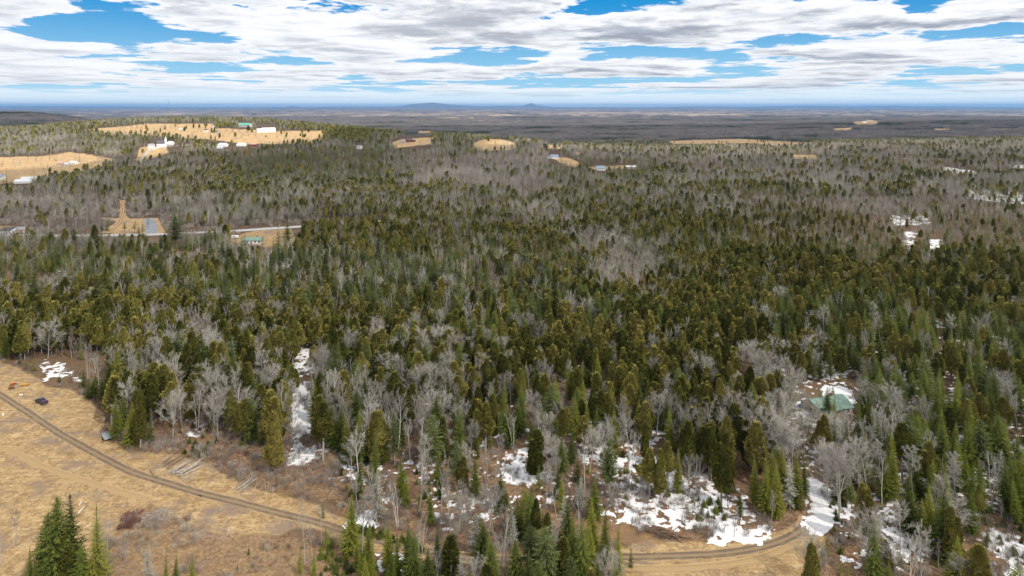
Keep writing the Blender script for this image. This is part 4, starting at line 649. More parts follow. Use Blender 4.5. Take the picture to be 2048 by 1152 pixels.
# brush, seedlings
bs = [bpy.data.objects.new('brush_source', shrub(s, 26, u_).mesh('brush', [m_])) for s, m_, u_ in ((1, M_twb, 1.0), (2, M_twg, 1.2), (3, M_twb, 1.6))]
seedl = [INST['fir'][0][1], INST['spruce'][0][1]]
bx, by_ = candidates(1.25, 125, 400, .87, 21); bz = height(bx, by_); bpx, bpy_ = topx(bx, by_, bz); me_, sc_, _ = land_masks(bx, by_); nn = fbm(bx, by_, 1/7., 3, 71)
pr = np.clip(.16+sc_*.55, 0, 1)*np.clip((nn-.36)*5, 0, 1)*(1-me_*1.15); pr = np.where((me_ > .2) & (me_ < .6), .32*(nn > .5), pr); k_ = (rng.random(len(bx)) < pr) & ~near_lines(bx, by_, [TRACK], 2.4)
bx, by_, bz = bx[k_], by_[k_], bz[k_]; n = len(bx); h_ = rng.uniform(.8, 2.6, n)*(.6+.8*fbm(bx, by_, 1/12., 2, 81))
scatter('brush', 'brown and grey leafless brush on the forest floor and clearing edges', 'brush', bs, np.stack([bx, by_, bz], -1), rng.integers(0, 3, n), np.stack([0*bx, 0*bx, rng.uniform(0, 6.28, n)], -1), np.stack([h_*rng.uniform(.8, 1.3, n), h_, h_], -1))
def patch(poly, n, seed):
    W = np.array(toworld(poly)); g = np.random.default_rng(seed); P = []
    while len(P) < n:
        q = g.uniform(W.min(0), W.max(0), (n*3, 2)); P += [tuple(v) for v, s in zip(q, sdf(q[:, 0], q[:, 1], W)) if s > 0]
    P = np.array(P[:n]); return P[:, 0], P[:, 1]
sx, sy = [], []
for poly, n, s in (([(700, 1050), (830, 1085), (860, 1110), (790, 1090), (700, 1065)], 60, 1), ([(1380, 1000), (1440, 1000), (1450, 1045), (1390, 1045)], 30, 2), ([(650, 900), (760, 900), (900, 960), (860, 1020), (700, 1000)], 60, 3), ([(640, 1080), (760, 1110), (820, 1140), (760, 1200), (640, 1200)], 110, 4), ([(360, 900), (420, 890), (420, 915), (370, 915)], 16, 5), ([(1660, 1000), (1860, 1010), (1880, 1150), (1660, 1150)], 60, 6), ([(1150, 900), (1330, 900), (1360, 1000), (1200, 1010)], 50, 7), ([(300, 840), (560, 850), (560, 920), (320, 900)], 45, 8), ([(1900, 1000), (2048, 1040), (2048, 1140), (1950, 1080)], 60, 9)):
    a, b = patch(poly, n, s); sx.append(a); sy.append(b)
sx = np.concatenate(sx); sy = np.concatenate(sy); n = len(sx); h_ = rng.uniform(.7, 2.4, n)
scatter('seedling_thicket', 'bright green knee to head high young firs in the clearings', 'young firs', seedl, np.stack([sx, sy, height(sx, sy)], -1), rng.integers(0, 2, n), np.stack([0*sx, 0*sx, rng.uniform(0, 6.28, n)], -1), np.stack([h_*2.6, h_*2.6, h_], -1))
tx, ty = candidates(2.8, 430, 740, .82, 23); tz = height(tx, ty); tpx, tpy = topx(tx, ty, tz); me_, _, _ = land_masks(tx, ty); k_ = (me_ < .25) & (tpx < 640) & ~near_lines(tx, ty, [ROADPX], 6.5) & (fbm(tx, ty, 1/18., 3, 73) > .42); tx, ty, tz = tx[k_], ty[k_], tz[k_]; n = len(tx); h_ = rng.uniform(1.8, 4.6, n)
scatter('roadside_brush', 'brown leafless brush along both sides of the road', 'brush', bs, np.stack([tx, ty, tz], -1), rng.integers(0, 3, n), np.stack([0*tx, 0*tx, rng.uniform(0, 6.28, n)], -1), np.stack([h_, h_, h_], -1))
redb = bpy.data.objects.new('osier_source', shrub(9, 40, 1.3).mesh('osier', [M_red])); sx, sy = patch([(275, 1008), (296, 1008), (290, 1030), (262, 1062), (236, 1060), (245, 1035), (270, 1025)], 30, 20); n = len(sx); h_ = rng.uniform(1.2, 2.2, n)
scatter('red_osier', 'dark red leafless osier thicket at the meadow edge', 'osier thicket', [redb], np.stack([sx, sy, height(sx, sy)], -1), np.zeros(n, int), np.stack([0*sx, 0*sx, rng.uniform(0, 6.28, n)], -1), np.stack([h_, h_, h_], -1))
# ------------------------------------------------------------------ logs, brush piles
M_log = mk_mat('barked_log', (.52, .47, .40), var=.45, scale=1.2, bump=.2); M_end = mk_mat('cut_wood', (.50, .36, .21), var=.3, scale=3); M_logd = mk_mat('brown_log', (.25, .17, .12), var=.4, scale=1.5); M_stick = mk_mat('weathered_wood', (.50, .46, .42), var=.35, scale=1.5)
def log(name, p, ang, L, r, mat, label, cat, group, pitch=0.0, curve=0.0, lift=0.0, parent=None):
    g = random.Random(hash((round(p.x, 2), round(p.y, 2))) & 0xffff); n = 7; G = Geo(); pts = []; rad = []
    for i in range(n): s = i/(n-1); pts.append((L*s, curve*math.sin(s*3.0)*L+g.uniform(-.02, .02)*L*.3, 0)); rad.append(r*(1-.55*s))
    tube(G, pts, rad, 0, .5, 8); V0 = G.v[0]
    for ring, c in ((0, pts[0]), (n-1, pts[-1])):
        b = ring*8; vs = np.vstack([V0[b:b+8], [c]]); G.add(vs, [(j, (j+1) % 8, 8) for j in range(8)], 1, .5)
    G2 = G
    o = link(name, G2.mesh(name, [mat, M_end]), None, (p.x, p.y, p.z+r*.7+lift), (0, -pitch, ang)); tag(o, label, cat, group); return o
def logs_along(a, b, n, ang, Lr, rr, mat, fmt, group, layers=1, seed=0, jit=.12):
    g = random.Random(seed); A, B = at(*a), at(*b)
    for l in range(layers):
        m = n-l*3
        for i in range(m):
            t = (i+.5+l*1.5)/n; p = A.lerp(B, t); p.x += g.uniform(-.5, .5); p.y += g.uniform(-.5, .5); r = g.uniform(*rr); p.z = float(height(p.x, p.y))
            log('felled_log', p, ang+g.gauss(0, jit), g.uniform(*Lr), r, mat, fmt.format(ordw(i), ('ground', 'second', 'top')[l]), 'log', group, pitch=g.uniform(0, .02), lift=l*.34, curve=g.uniform(-.02, .02))
def pang(a, b): A, B = at(*a), at(*b); return math.atan2(B.y-A.y, B.x-A.x), (B-A).length
an1, L1 = pang((340, 950), (382, 926))
logs_along((336, 947), (366, 955), 9, an1, (L1*.85, L1*1.15), (.15, .24), M_log, 'pale peeled log in the big roadside pile, {} from left, {} layer', 'pale logs of the big pile by the track', 2, 1)
logs_along((320, 925), (334, 943), 8, an1, (L1*.7, L1*1.0), (.08, .14), M_logd, 'thin reddish brown log at the back of the big pile, {} from left, {} layer', 'thin brown logs behind the big pile', 1, 2)
logs_along((364, 956), (372, 966), 4, an1+.05, (L1*.6, L1*.8), (.06, .1), M_stick, 'thin grey pole at the near end of the big pile, {} from left, {} layer', 'thin poles at the near end of the big pile', 1, 3)
p = at(360, 955); a_, L_ = pang((360, 955), (415, 916)); log('felled_log', p, a_, L_*.98, .2, M_log, 'longest pale log sticking far out of the big roadside pile', 'log', None, curve=.05, lift=.5)
an2, L2 = pang((466, 980), (508, 951)); logs_along((466, 978), (482, 983), 5, an2, (L2*.75, L2), (.11, .17), M_log, 'pale log in the small pole pile on the clearing, {} from left, {} layer', 'pale logs of the small pile', 2, 4, .05)
for i, (a, b, t_) in enumerate([((509, 977), (522, 961), 'short forked pale pole right of the small pile'), ((511, 975), (515, 958), 'upright-leaning pale pole right of the small pile'), ((518, 984), (526, 972), 'short thin grey pole beyond the small pile'), ((532, 984), (529, 960), 'long thin grey pole furthest right of the small pile'), ((536, 984), (537, 962), 'thin straight grey pole at the clearing scrub')]):
    q, L = pang(a, b); log('wooden_pole', at(*a), q, L, .07, M_stick, t_, 'pole', None)
FL = [((500, 840), (545, 860)), ((560, 892), (640, 880)), ((470, 893), (560, 890)), ((500, 905), (580, 935)), ((600, 990), (640, 975)), ((655, 960), (700, 950)), ((560, 910), (640, 915)), ((700, 985), (760, 990)), ((1170, 1000), (1240, 990)), ((1240, 985), (1300, 1010)), ((1300, 1020), (1350, 1055)), ((1370, 1010), (1395, 1050)), ((1395, 985), (1440, 1010)), ((1080, 905), (1130, 890)), ((1690, 930), (1760, 905)), ((1770, 1090), (1830, 1075)),
      ((1745, 1040), (1790, 1015)), ((1748, 1048), (1792, 1026)), ((1750, 1056), (1794, 1036)), ((1900, 960), (1960, 975)), ((1980, 1090), (1997, 1075)), ((880, 925), (940, 905)), ((960, 990), (1010, 1000)), ((720, 900), (760, 890)), ((420, 870), (470, 866)), ((1210, 920), (1260, 905)), ((1500, 1000), (1530, 1020)), ((820, 1010), (860, 1000)), ((300, 940), (318, 965)), ((1180, 1085), (1210, 1060))]
for i, (a, b) in enumerate(FL):
    q, L = pang(a, b); L = min(L, 14); c = min(LM, key=lambda l: (l[1]-a[0])**2+(l[2]-a[1])**2)[0]; same = [j for j, (e, f) in enumerate(FL) if min(LM, key=lambda l: (l[1]-e[0])**2+(l[2]-e[1])**2)[0] == c]
    log('fallen_trunk', at(*a), q, L, rnd.uniform(.07, .13), (M_stick, M_logd)[i % 3 == 1], f"{'brown' if i % 3 == 1 else 'grey'} fallen trunk {c}"+(f', {ordw(sorted(same, key=lambda j: FL[j][0][0]).index(i))} from left' if len(same) > 1 else ''), 'fallen trunk', 'fallen trunks on the forest floor', curve=rnd.uniform(-.03, .03))
def heap(name, poly, n, Lr, r, mat, ang, spread, label, cat, top=.8, seed=3):
    g = random.Random(seed); W = np.array(toworld(poly)); G = Geo(); xs, ys = patch(poly, n, seed); c = W.mean(0)
    for x, y in zip(xs, ys):
        d = math.hypot(x-c[0], y-c[1]); z = float(height(x, y))+max(.05, top*(1-d/6)*g.uniform(0, 1)); a = g.gauss(ang, spread); L = g.uniform(*Lr); rr = g.uniform(.5, 1)*r; dz = g.uniform(-.1, .3)*min(1, top)
        dx, dy = math.cos(a), math.sin(a); k = g.uniform(-.1, .1); tube(G, [(x-dx*L/2, y-dy*L/2, z), (x+k*L, y-k*L, z+dz*.5), (x+dx*L/2, y+dy*L/2, z+dz)], [rr, rr*.8, rr*.4], 0, .5, 4)
    o = link(name, G.mesh(name, [mat])); tag(o, label, cat, kind='stuff')
heap('brush_pile', [(1278, 1050), (1310, 1058), (1350, 1070), (1365, 1078), (1330, 1078), (1285, 1062)], 60, (3, 8), .11, M_logd, 2.75, .3, 'heap of brown cut trunks and tops at the snow edge', 'brush pile', 1.2)
heap('slash_pile', [(270, 1035), (320, 1018), (350, 1022), (335, 1040), (300, 1045), (285, 1068), (272, 1072)], 90, (.8, 3), .07, M_stick, .6, .8, 'bleached white branches strewn over the scrub', 'slash', .5, 4)
heap('slash', [(360, 1040), (430, 1035), (480, 1060), (430, 1085), (360, 1070)], 260, (.4, 1.6), .045, M_stick, .8, 1.2, 'grey twigs and chips strewn over the scrub below the track', 'slash', .15, 5)
heap('slash', [(560, 900), (640, 880), (760, 920), (820, 980), (700, 1000), (600, 960)], 200, (1, 5), .05, M_stick, .3, 1.0, 'grey branches strewn over the brown clearing behind the track', 'slash', .2, 6)
heap('slash', [(1160, 930), (1420, 960), (1480, 1040), (1280, 1060), (1190, 1020)], 240, (1.5, 7), .07, M_logd, 2.6, .9, 'brown branches lying over the big snow clearing', 'slash', .25, 7)
heap('slash', [(1660, 960), (1900, 960), (1900, 1090), (1680, 1090)], 160, (1.5, 6), .06, M_stick, .5, .7, 'grey branches lying between snow and brush below the firs', 'slash', .25, 8)

# ------------------------------------------------------------------ buildings
def M(name, c, **k): return mk_mat(name, c, var=k.pop('var', .12), scale=k.pop('scale', 1.0), **k)
WHITE = M('white_siding', (.80, .80, .78)); PINK = M('pale_pink_siding', (.70, .58, .52)); BURG = M('burgundy_siding', (.16, .03, .035)); TAN = M('tan_siding', (.45, .36, .28)); GREY = M('grey_siding', (.45, .45, .46)); LBLUE = M('pale_blue_siding', (.5, .62, .72))
R_DARK = M('dark_shingles', (.10, .10, .115)); R_GREEN = M('green_metal_roof', (.13, .27, .22), rough=.5); R_BLUE = M('blue_grey_roof', (.25, .31, .42)); R_GREY = M('grey_shingles', (.30, .30, .32)); R_PINK = M('faded_red_shingles', (.38, .25, .23)); R_METAL = M('pale_metal_roof', (.66, .68, .72), rough=.45); R_TEAL = M('teal_metal_roof', (.10, .35, .27), rough=.5); R_PALEG = M('pale_green_roof', (.22, .33, .27), rough=.6, var=.25, scale=.6)
GLASS = mk_mat('dark_glass', (.03, .04, .05), rough=.15, spec=.5); TRIM = M('white_trim', (.75, .75, .75)); DOORM = M('dark_door', (.15, .08, .06)); BRICK = M('red_brick', (.28, .12, .09)); CONC = M('concrete_base', (.42, .41, .39))
def box(V, F, x0, x1, y0, y1, z0, z1):
    b = len(V); V += [(x, y, z) for z in (z0, z1) for x, y in ((x0, y0), (x1, y0), (x1, y1), (x0, y1))]; F += [(b+3, b+2, b+1, b), (b+4, b+5, b+6, b+7), (b, b+1, b+5, b+4), (b+1, b+2, b+6, b+5), (b+2, b+3, b+7, b+6), (b+3, b, b+4, b+7)]
def part(name, mat, parent, *boxes, label=None):
    V, F = [], []
    for b in boxes: box(V, F, *b)
    o = link(name, pmesh(name, V, F, mat), parent)
    if label: o['label'] = label
    return o
def gable(V, F, w, d, z, rh, ov=.45, th=.22, hip=0.0, ox=0, oy=0):
    """pitched roof slab, ridge along x"""
    x0, x1 = -w/2-ov, w/2+ov; y0, y1 = -d/2-ov, d/2+ov; rz = z+rh; e = z-rh*ov/(d/2); b = len(V); h = hip
    V += [(x0+ox, y0+oy, e), (x1+ox, y0+oy, e), (x1+ox, y1+oy, e), (x0+ox, y1+oy, e), (x0+h+ox, oy, rz), (x1-h+ox, oy, rz)]; V += [(a, c, q+th) for a, c, q in V[b:b+6]]
    F += [(b, b+4, b+5, b+1), (b+2, b+5, b+4, b+3), (b+6, b+7, b+11, b+10), (b+8, b+9, b+10, b+11), (b, b+1, b+7, b+6), (b+2, b+3, b+9, b+8), (b+1, b+5, b+11, b+7), (b+5, b+2, b+8, b+11), (b+3, b+4, b+10, b+9), (b+4, b, b+6, b+10)]
    if h: F += [(b, b+3, b+4), (b+1, b+5, b+2)]
def house(name, label, cat, px, py, w, d, h, rh, rot, wall, roof, nwin=3, hip=0.0, chimney=True, group=None, wings=(), door=True, storeys=1, z=0):
    p = at(px, py); e = bpy.data.objects.new(name, None); col.objects.link(e); e.location = (p.x, p.y, p.z+z); e.rotation_euler = (0, 0, rot); tag(e, label, cat, group)
    V, F = [], []; box(V, F, -w/2, w/2, -d/2, d/2, -1.5, h)
    if not hip:
        b = len(V); V += [(-w/2, -d/2, h), (-w/2, d/2, h), (-w/2, 0, h+rh), (w/2, -d/2, h), (w/2, d/2, h), (w/2, 0, h+rh)]; F += [(b, b+2, b+1), (b+3, b+4, b+5)]
    wl = link('wall', pmesh('wall', V, F, wall), e); V, F = [], []; gable(V, F, w, d, h+.03, rh, hip=hip*w*.3); rf = link('roof', pmesh('roof', V, F, roof), e)
    for (ww, wd, wh, wr, ox, oy) in wings:
        V, F = [], []; box(V, F, ox-ww/2, ox+ww/2, oy-wd/2, oy+wd/2, -1.5, wh); b = len(V); V += [(ox-ww/2, oy-wd/2, wh), (ox-ww/2, oy+wd/2, wh), (ox-ww/2, oy, wh+wr), (ox+ww/2, oy-wd/2, wh), (ox+ww/2, oy+wd/2, wh), (ox+ww/2, oy, wh+wr)]; F += [(b, b+2, b+1), (b+3, b+4, b+5)]
        link('wall', pmesh('wall', V, F, wall), e); V, F = [], []; gable(V, F, ww, wd, wh+.03, wr, ox=ox, oy=oy); link('roof', pmesh('roof', V, F, roof), e)
    def win(x, zc, ww, hh, face, y=None):
        if face == 'f': f = part('window', TRIM, e, (x-ww/2-.08, x+ww/2+.08, -d/2-.05, -d/2+.02, zc-hh/2-.08, zc+hh/2+.08)); part('pane', GLASS, f, (x-ww/2, x+ww/2, -d/2-.07, -d/2-.04, zc-hh/2, zc+hh/2))
        else:
            s = w/2*face; f = part('window', TRIM, e, (min(s-.02*face, s+.05*face), max(s-.02*face, s+.05*face), x-ww/2-.08, x+ww/2+.08, zc-hh/2-.08, zc+hh/2+.08)); part('pane', GLASS, f, (min(s+.04*face, s+.07*face), max(s+.04*face, s+.07*face), x-ww/2, x+ww/2, zc-hh/2, zc+hh/2))
    for st in range(storeys):
        zc = 1.6+st*2.8
        for i in range(nwin):
            x = -w/2+w*(i+.5)/nwin
            if door and st == 0 and i == nwin//2: continue
            win(x, zc, 1.2, 1.2, 'f')
        if nwin: win(-d*.22, zc, 1.0, 1.1, 1); win(d*.22, zc, 1.0, 1.1, 1); win(0, zc, 1.0, 1.1, -1)
    if door: x = -w/2+w*(nwin//2+.5)/max(nwin, 1); dd = part('door', DOORM, e, (x-.5, x+.5, -d/2-.05, -d/2+.02, 0, 2.1)); part('handle', TRIM, dd, (x+.3, x+.4, -d/2-.09, -d/2-.055, 1.0, 1.1))
    if chimney: V, F = [], []; box(V, F, w*.2-.4, w*.2+.4, .3, 1.1, h+rh*.3, h+rh+.9); link('chimney', pmesh('chimney', V, F, BRICK), rf)
    return e
H = house
H('bungalow', 'small white house with dark roof beside the road at the left edge', 'house', 22, 466, 8, 7, 3, 1.6, -.25, WHITE, R_DARK, 3, wings=((3.4, 5, 2.6, 1.1, -4.2, -2.5),))
H('garage', 'pale pink garage with domed grey roof beside the roadside house', 'garage', 43, 464, 9, 8, 2.7, 1.6, .15, PINK, R_GREY, 2, hip=.6, chimney=False)
H('long_bungalow', 'long white bungalow with green roof below the road', 'house', 506, 486, 14.5, 8, 2.8, 1.7, .06, WHITE, R_PALEG, 5, hip=.35)
ch = H('church', 'white village church with dark roof and steeple on the sunny ridge', 'church', 322, 294, 14, 11, 7, 6, .35, WHITE, R_DARK, 4, chimney=False, storeys=2)
sp = part('tower', WHITE, ch, (6.5, 10, -1.8, 1.8, -1, 13)); V = [(6.2, -2.1, 13), (10.3, -2.1, 13), (10.3, 2.1, 13), (6.2, 2.1, 13), (8.25, 0, 22)]; link('spire', pmesh('spire', V, [(0, 1, 4), (1, 2, 4), (2, 3, 4), (3, 0, 4), (3, 2, 1, 0)], R_METAL), sp)
H('village_house', 'white two-storey house with grey roof left of the church', 'house', 303, 295, 11, 8, 5.2, 2.4, .2, WHITE, R_GREY, 3, storeys=2); H('village_house', 'low white house with pale roof in front of the church', 'house', 306, 299, 12, 7, 2.8, 1.8, 0, WHITE, R_METAL, 3)
H('village_house', 'white house with hipped roof right of the church', 'house', 341, 290, 12, 9, 4.5, 2.6, .1, WHITE, R_METAL, 3, hip=.6, storeys=1)
H('village_house', 'white house with pale hipped roof below the ridge fields', 'house', 446, 293, 17, 10, 4, 2.8, 0, WHITE, R_METAL, 4, hip=.6); H('village_house', 'pale blue shed below the white hipped house on the ridge', 'shed', 440, 297, 10, 7, 3, 1.2, 0, LBLUE, R_METAL, 2, chimney=False)
H('village_house', 'low white house with pale roof between bare trees below the ridge', 'house', 483, 292, 17, 9, 3.4, 2.6, 0, WHITE, R_METAL, 4, hip=.6); H('red_barn', 'small red barn right of the low white ridge house', 'barn', 508, 292, 12, 8, 3.5, 2, .1, BURG, R_PINK, 2, chimney=False)
H('white_barn', 'long white metal barn on the sunny ridge field', 'barn', 537, 264, 30, 16, 6.5, 4, .55, WHITE, R_METAL, 6, chimney=False, wings=((18, 14, 5.5, 3.2, -19, -3),)); H('green_barn', 'large barn with teal green roof at the top of the ridge', 'barn', 490, 254, 34, 16, 6, 4.5, -.15, GREY, R_TEAL, 5, chimney=False)
H('farm_shed', 'low grey shed among spruces on the ridge field', 'shed', 430, 265, 17, 8, 3, 1.4, .0, GREY, R_DARK, 3, chimney=False); H('village_house', 'small white house alone on the upper ridge field', 'house', 412, 264, 8, 7, 4.4, 2.2, .2, WHITE, R_DARK, 2); H('farm_shed', 'small white shed at the edge of the upper ridge field', 'shed', 427, 254, 7, 5, 3, 1.4, .2, WHITE, R_GREY, 2, chimney=False); H('farm_shed', 'tiny pale shed on the open upper ridge field', 'shed', 362, 260, 8, 5, 2.6, 1.2, 0, WHITE, R_METAL, 2, chimney=False)
H('greenhouse', 'low white plastic-covered greenhouse near the left roadside field', 'greenhouse', 48, 366, 20, 10, 2.6, 2.4, .25, WHITE, R_METAL, 0, chimney=False, door=False); H('greenhouse', 'second white plastic tunnel beside the lane behind the greenhouse', 'greenhouse', 60, 360, 20, 8, 2.4, 2.2, .25, WHITE, R_METAL, 0, chimney=False, door=False)
H('farmhouse', 'white house with blue roof cut by the left picture edge', 'house', 0, 360, 10, 9, 5, 2.6, .1, WHITE, R_BLUE, 2, storeys=2); H('village_house', 'brown-roofed house behind bare trees on the left sunny field', 'house', 124, 330, 13, 9, 3, 2.4, .2, TAN, R_PINK, 3); H('farm_shed', 'pale blue sheet metal shed beside the left sunny field house', 'shed', 134, 331, 5, 5, 3.2, 1.2, .2, LBLUE, R_METAL, 1, chimney=False); H('village_house', 'low white house between two dark spruces on the sunny field', 'house', 148, 328, 10, 7, 3, 2, -.1, WHITE, R_METAL, 3)
H('village_house', 'small house with faded pink roof half hidden in bare trees', 'house', 248, 310, 9, 8, 3, 2.6, .2, TAN, R_PINK, 2)
H('village_house', 'white house with grey gable roof left of the dark plantation', 'house', 719, 298, 9, 8, 4.5, 2.6, -.3, WHITE, R_GREY, 2, storeys=1); H('village_house', 'small white house on the wooded ridge top', 'house', 707, 281, 7, 6, 4, 2, 0, WHITE, R_METAL, 2)
H('burgundy_barn', 'burgundy barn on the ridge clearing', 'barn', 818, 284, 13, 10, 4.5, 3.4, .35, BURG, R_DARK, 3, chimney=False, wings=((9, 7, 3, 1.6, 9, 1.5),)); H('village_house', 'long low house with faded roof beside the burgundy barn', 'house', 805, 286, 13, 9, 2.8, 2.6, 0, GREY, R_PINK, 4); H('farm_shed', 'white shed at the end of the ridge clearing', 'shed', 864, 284, 8, 6, 3, 1.6, .2, WHITE, R_GREY, 2, chimney=False)
H('hillside_house', 'white house with blue-grey roof above the grey woods', 'house', 1108, 317, 14, 9, 3.4, 3.2, .3, WHITE, R_BLUE, 4, wings=((6, 7, 3, 2, -9, 1),)); H('hillside_house', 'white bungalow with blue-grey roof beneath tall dark spruces', 'house', 1200, 340, 13.5, 10, 3, 3.4, .25, WHITE, R_BLUE, 4); H('hillside_house', 'pale grey house on the clearing right of the spruces', 'house', 1262, 337, 16, 8, 2.8, 1.8, -.1, GREY, R_METAL, 4)
H('farmhouse', 'white farmhouse at the head of the distant valley fields', 'house', 1728, 246, 30, 18, 6, 4, .2, WHITE, R_METAL, 3, chimney=False); H('farm_shed', 'long pale barn on the far hill clearing', 'barn', 1752, 245, 40, 18, 6, 4, -.1, WHITE, R_DARK, 3, chimney=False)
H('cabin', 'wooden cabin with large pale green roof in the snowy forest gap', 'cabin', 1653, 822, 13.5, 9.5, 2.5, 2.2, .33, TAN, R_PALEG, 3, chimney=True)
def tarp():
    p = at(1602, 815); V = []; n = 9
    for i in range(n):
        for j in range(n):
            x, y = (i/(n-1)-.5)*2.6, (j/(n-1)-.5)*1.7; e = max(abs(i/(n-1)-.5), abs(j/(n-1)-.5))*2; V.append((x, y, .9*(1-e**3)+.08*math.sin(i*2.1+j*1.3)*(1-e)+.02))
    F = [(i*n+j, (i+1)*n+j, (i+1)*n+j+1, i*n+j+1) for i in range(n-1) for j in range(n-1)]; o = link('tarpaulin', pmesh('tarpaulin', V, F, M('blue_tarp', (.02, .16, .50), rough=.4), True), None, p, (0, 0, -.6)); tag(o, 'bright blue tarpaulin over a heap beside the cabin snow', 'tarpaulin')
tarp()

# ------------------------------------------------------------------ vehicles and gear
def prism(V, F, prof, y0, y1):
    b = len(V); n = len(prof); V += [(x, y0, z) for x, z in prof]+[(x, y1, z) for x, z in prof]; F.append(tuple(range(b+n-1, b-1, -1))[::-1]); F.append(tuple(range(b+2*n-1, b+n-1, -1)))
    for i in range(n): j = (i+1) % n; F.append((b+j, b+i, b+n+i, b+n+j))
def bev(o, w=.04): m = o.modifiers.new('bevel', 'BEVEL'); m.width = w; m.segments = 2; m.limit_method = 'ANGLE'; return o
def wheel(parent, x, y, r, w, name='wheel'):
    G = Geo(); n = 18; ring = lambda rr, yy: [(x+rr*math.cos(a/n*6.283), yy, r+rr*math.sin(a/n*6.283)) for a in range(n)]
    V = ring(r, y-w/2*.8)+ring(r*.98, y+w/2*.8)+ring(r*.62, y-w/2)+ring(r*.62, y+w/2); F = []
    for i in range(n): j = (i+1) % n; F += [(i, j, n+j, n+i), (2*n+i, 2*n+j, j, i), (n+i, n+j, 3*n+j, 3*n+i)]
    t = link(name, pmesh(name, V, F, TYRE), parent); V = ring(r*.62, y-w/2+.03)+ring(r*.62, y+w/2-.03); b = len(V); V += [(x, y-w/2+.01, r), (x, y+w/2-.01, r)]
    link('rim', pmesh('rim', V, [(i, (i+1) % n, b) for i in range(n)]+[(n+(i+1) % n, n+i, b+1) for i in range(n)], RIM), t); return t
TYRE = M('tyre_rubber', (.03, .03, .03)); RIM = M('wheel_rim', (.45, .45, .47), metal=.6, rough=.4); NAVY = M('dark_blue_paint', (.02, .035, .075), rough=.3, spec=.5); PURP = M('dark_purple_cover', (.10, .055, .10), rough=.6)
def pickup():
    p = at(83, 806); e = bpy.data.objects.new('pickup_truck', None); col.objects.link(e); e.location = (p.x, p.y, p.z+.02); a, _ = pang((92, 811), (69, 800)); e.rotation_euler = (0, 0, a)
    tag(e, 'dark blue pickup truck with purple bed cover parked on the dry meadow', 'pickup truck'); W = .97
    V, F = [], []; prism(V, F, [(-2.85, .5), (-2.85, 1.12), (-.55, 1.14), (1.15, 1.12), (1.5, 1.14), (2.65, 1.02), (2.85, .8), (2.85, .48), (2.35, .45), (2.2, .8), (1.95, .9), (1.65, .8), (1.5, .45), (-1.3, .45), (-1.45, .8), (-1.7, .9), (-1.95, .8), (-2.1, .45)], -W, W); bev(link('body', pmesh('body', V, F, NAVY), e))
    V, F = [], []; b = [(-.7, 1.13), (1.25, 1.13), (.6, 1.78), (-.45, 1.8)]; V += [(x, s*(W-.06 if z < 1.5 else W-.24), z) for s in (-1, 1) for x, z in b]; F += [(3, 2, 1, 0), (4, 5, 6, 7), (0, 1, 5, 4), (1, 2, 6, 5), (2, 3, 7, 6), (3, 0, 4, 7)]; cab = bev(link('cab', pmesh('cab', V, F, NAVY), e), .06)
    def quad(n, pts): o = link(n, pmesh(n, pts, [(0, 1, 2, 3)], GLASS), cab); m = o.modifiers.new('thick', 'SOLIDIFY'); m.thickness = .02; m.offset = 0; return o
    quad('windscreen', [(1.22, -.8, 1.2), (1.22, .8, 1.2), (.66, .66, 1.74), (.66, -.66, 1.74)]); quad('rear_window', [(-.7, .75, 1.22), (-.7, -.75, 1.22), (-.5, -.62, 1.7), (-.5, .62, 1.7)])
    for s in (-1, 1): quad('side_window', [(-.5, s*.915, 1.2), (1.0, s*.915, 1.2), (.52, s*.77, 1.72), (-.38, s*.77, 1.72)])
    part('bed_cover', PURP, e, (-2.8, -.78, -W+.05, W-.05, 1.12, 1.19)); part('tailgate', NAVY, e, (-2.92, -2.86, -W+.08, W-.08, .58, 1.1)); part('bumper', RIM, e, (2.86, 3.0, -W+.05, W-.05, .42, .62), label='chrome front bumper'); part('bumper', RIM, e, (-3.02, -2.93, -W+.1, W-.1, .42, .56)); part('grille', TYRE, e, (2.83, 2.88, -.5, .5, .66, .86))
    for s in (-1, 1): part('headlight', M('headlight_lens', (.8, .8, .78), rough=.2), e, (2.79, 2.87, s*.72-.15, s*.72+.15, .68, .88)); part('tail_light', M('tail_light_lens', (.4, .02, .02), rough=.2), e, (-2.95, -2.87, s*.88-.06, s*.88+.06, .7, 1.05)); part('mirror', NAVY, e, (.95, 1.1, s*1.03-.1, s*1.03+.1, 1.2, 1.4))
    for x in (-1.7, 1.93):
        for s in (-1, 1): wheel(e, x, s*.86, .38, .26)
pickup()
def person_free(): pass
def seeder(px, py, rot, colr, name, label, cat):
    p = at(px, py); e = bpy.data.objects.new(name, None); col.objects.link(e); e.location = p; e.rotation_euler = (0, 0, rot); e.scale = (.62, .62, .7) if py > 700 else (1, 1, 1); tag(e, label, cat); mt = M(name+'_paint', colr, rough=.5)
    V, F = [], []; box(V, F, -1.5, 1.5, -.1, .1, .5, .65); box(V, F, -1.5, 1.5, .8, 1.0, .5, .65); box(V, F, -1.4, -1.25, -.1, 1.0, .52, .63); box(V, F, 1.25, 1.4, -.1, 1.0, .52, .63); box(V, F, -.08, .08, -1.6, .9, .48, .6); link('frame', pmesh('frame', V, F, mt), e)
    V, F = [], []; prism(V, F, [(-1.1, .66), (1.1, .66), (1.3, 1.25), (-1.3, 1.25)], .1, .75); link('hopper', pmesh('hopper', V, F, mt), e); wheel(e, -1.65, .4, .38, .18); wheel(e, 1.65, .4, .38, .18)
    for x in (-1, 0, 1): V, F = [], []; prism(V, F, [(x-.05, .0), (x+.05, .0), (x+.05, .55), (x-.05, .55)], .82, .98); link('tine', pmesh('tine', V, F, RIM), e)
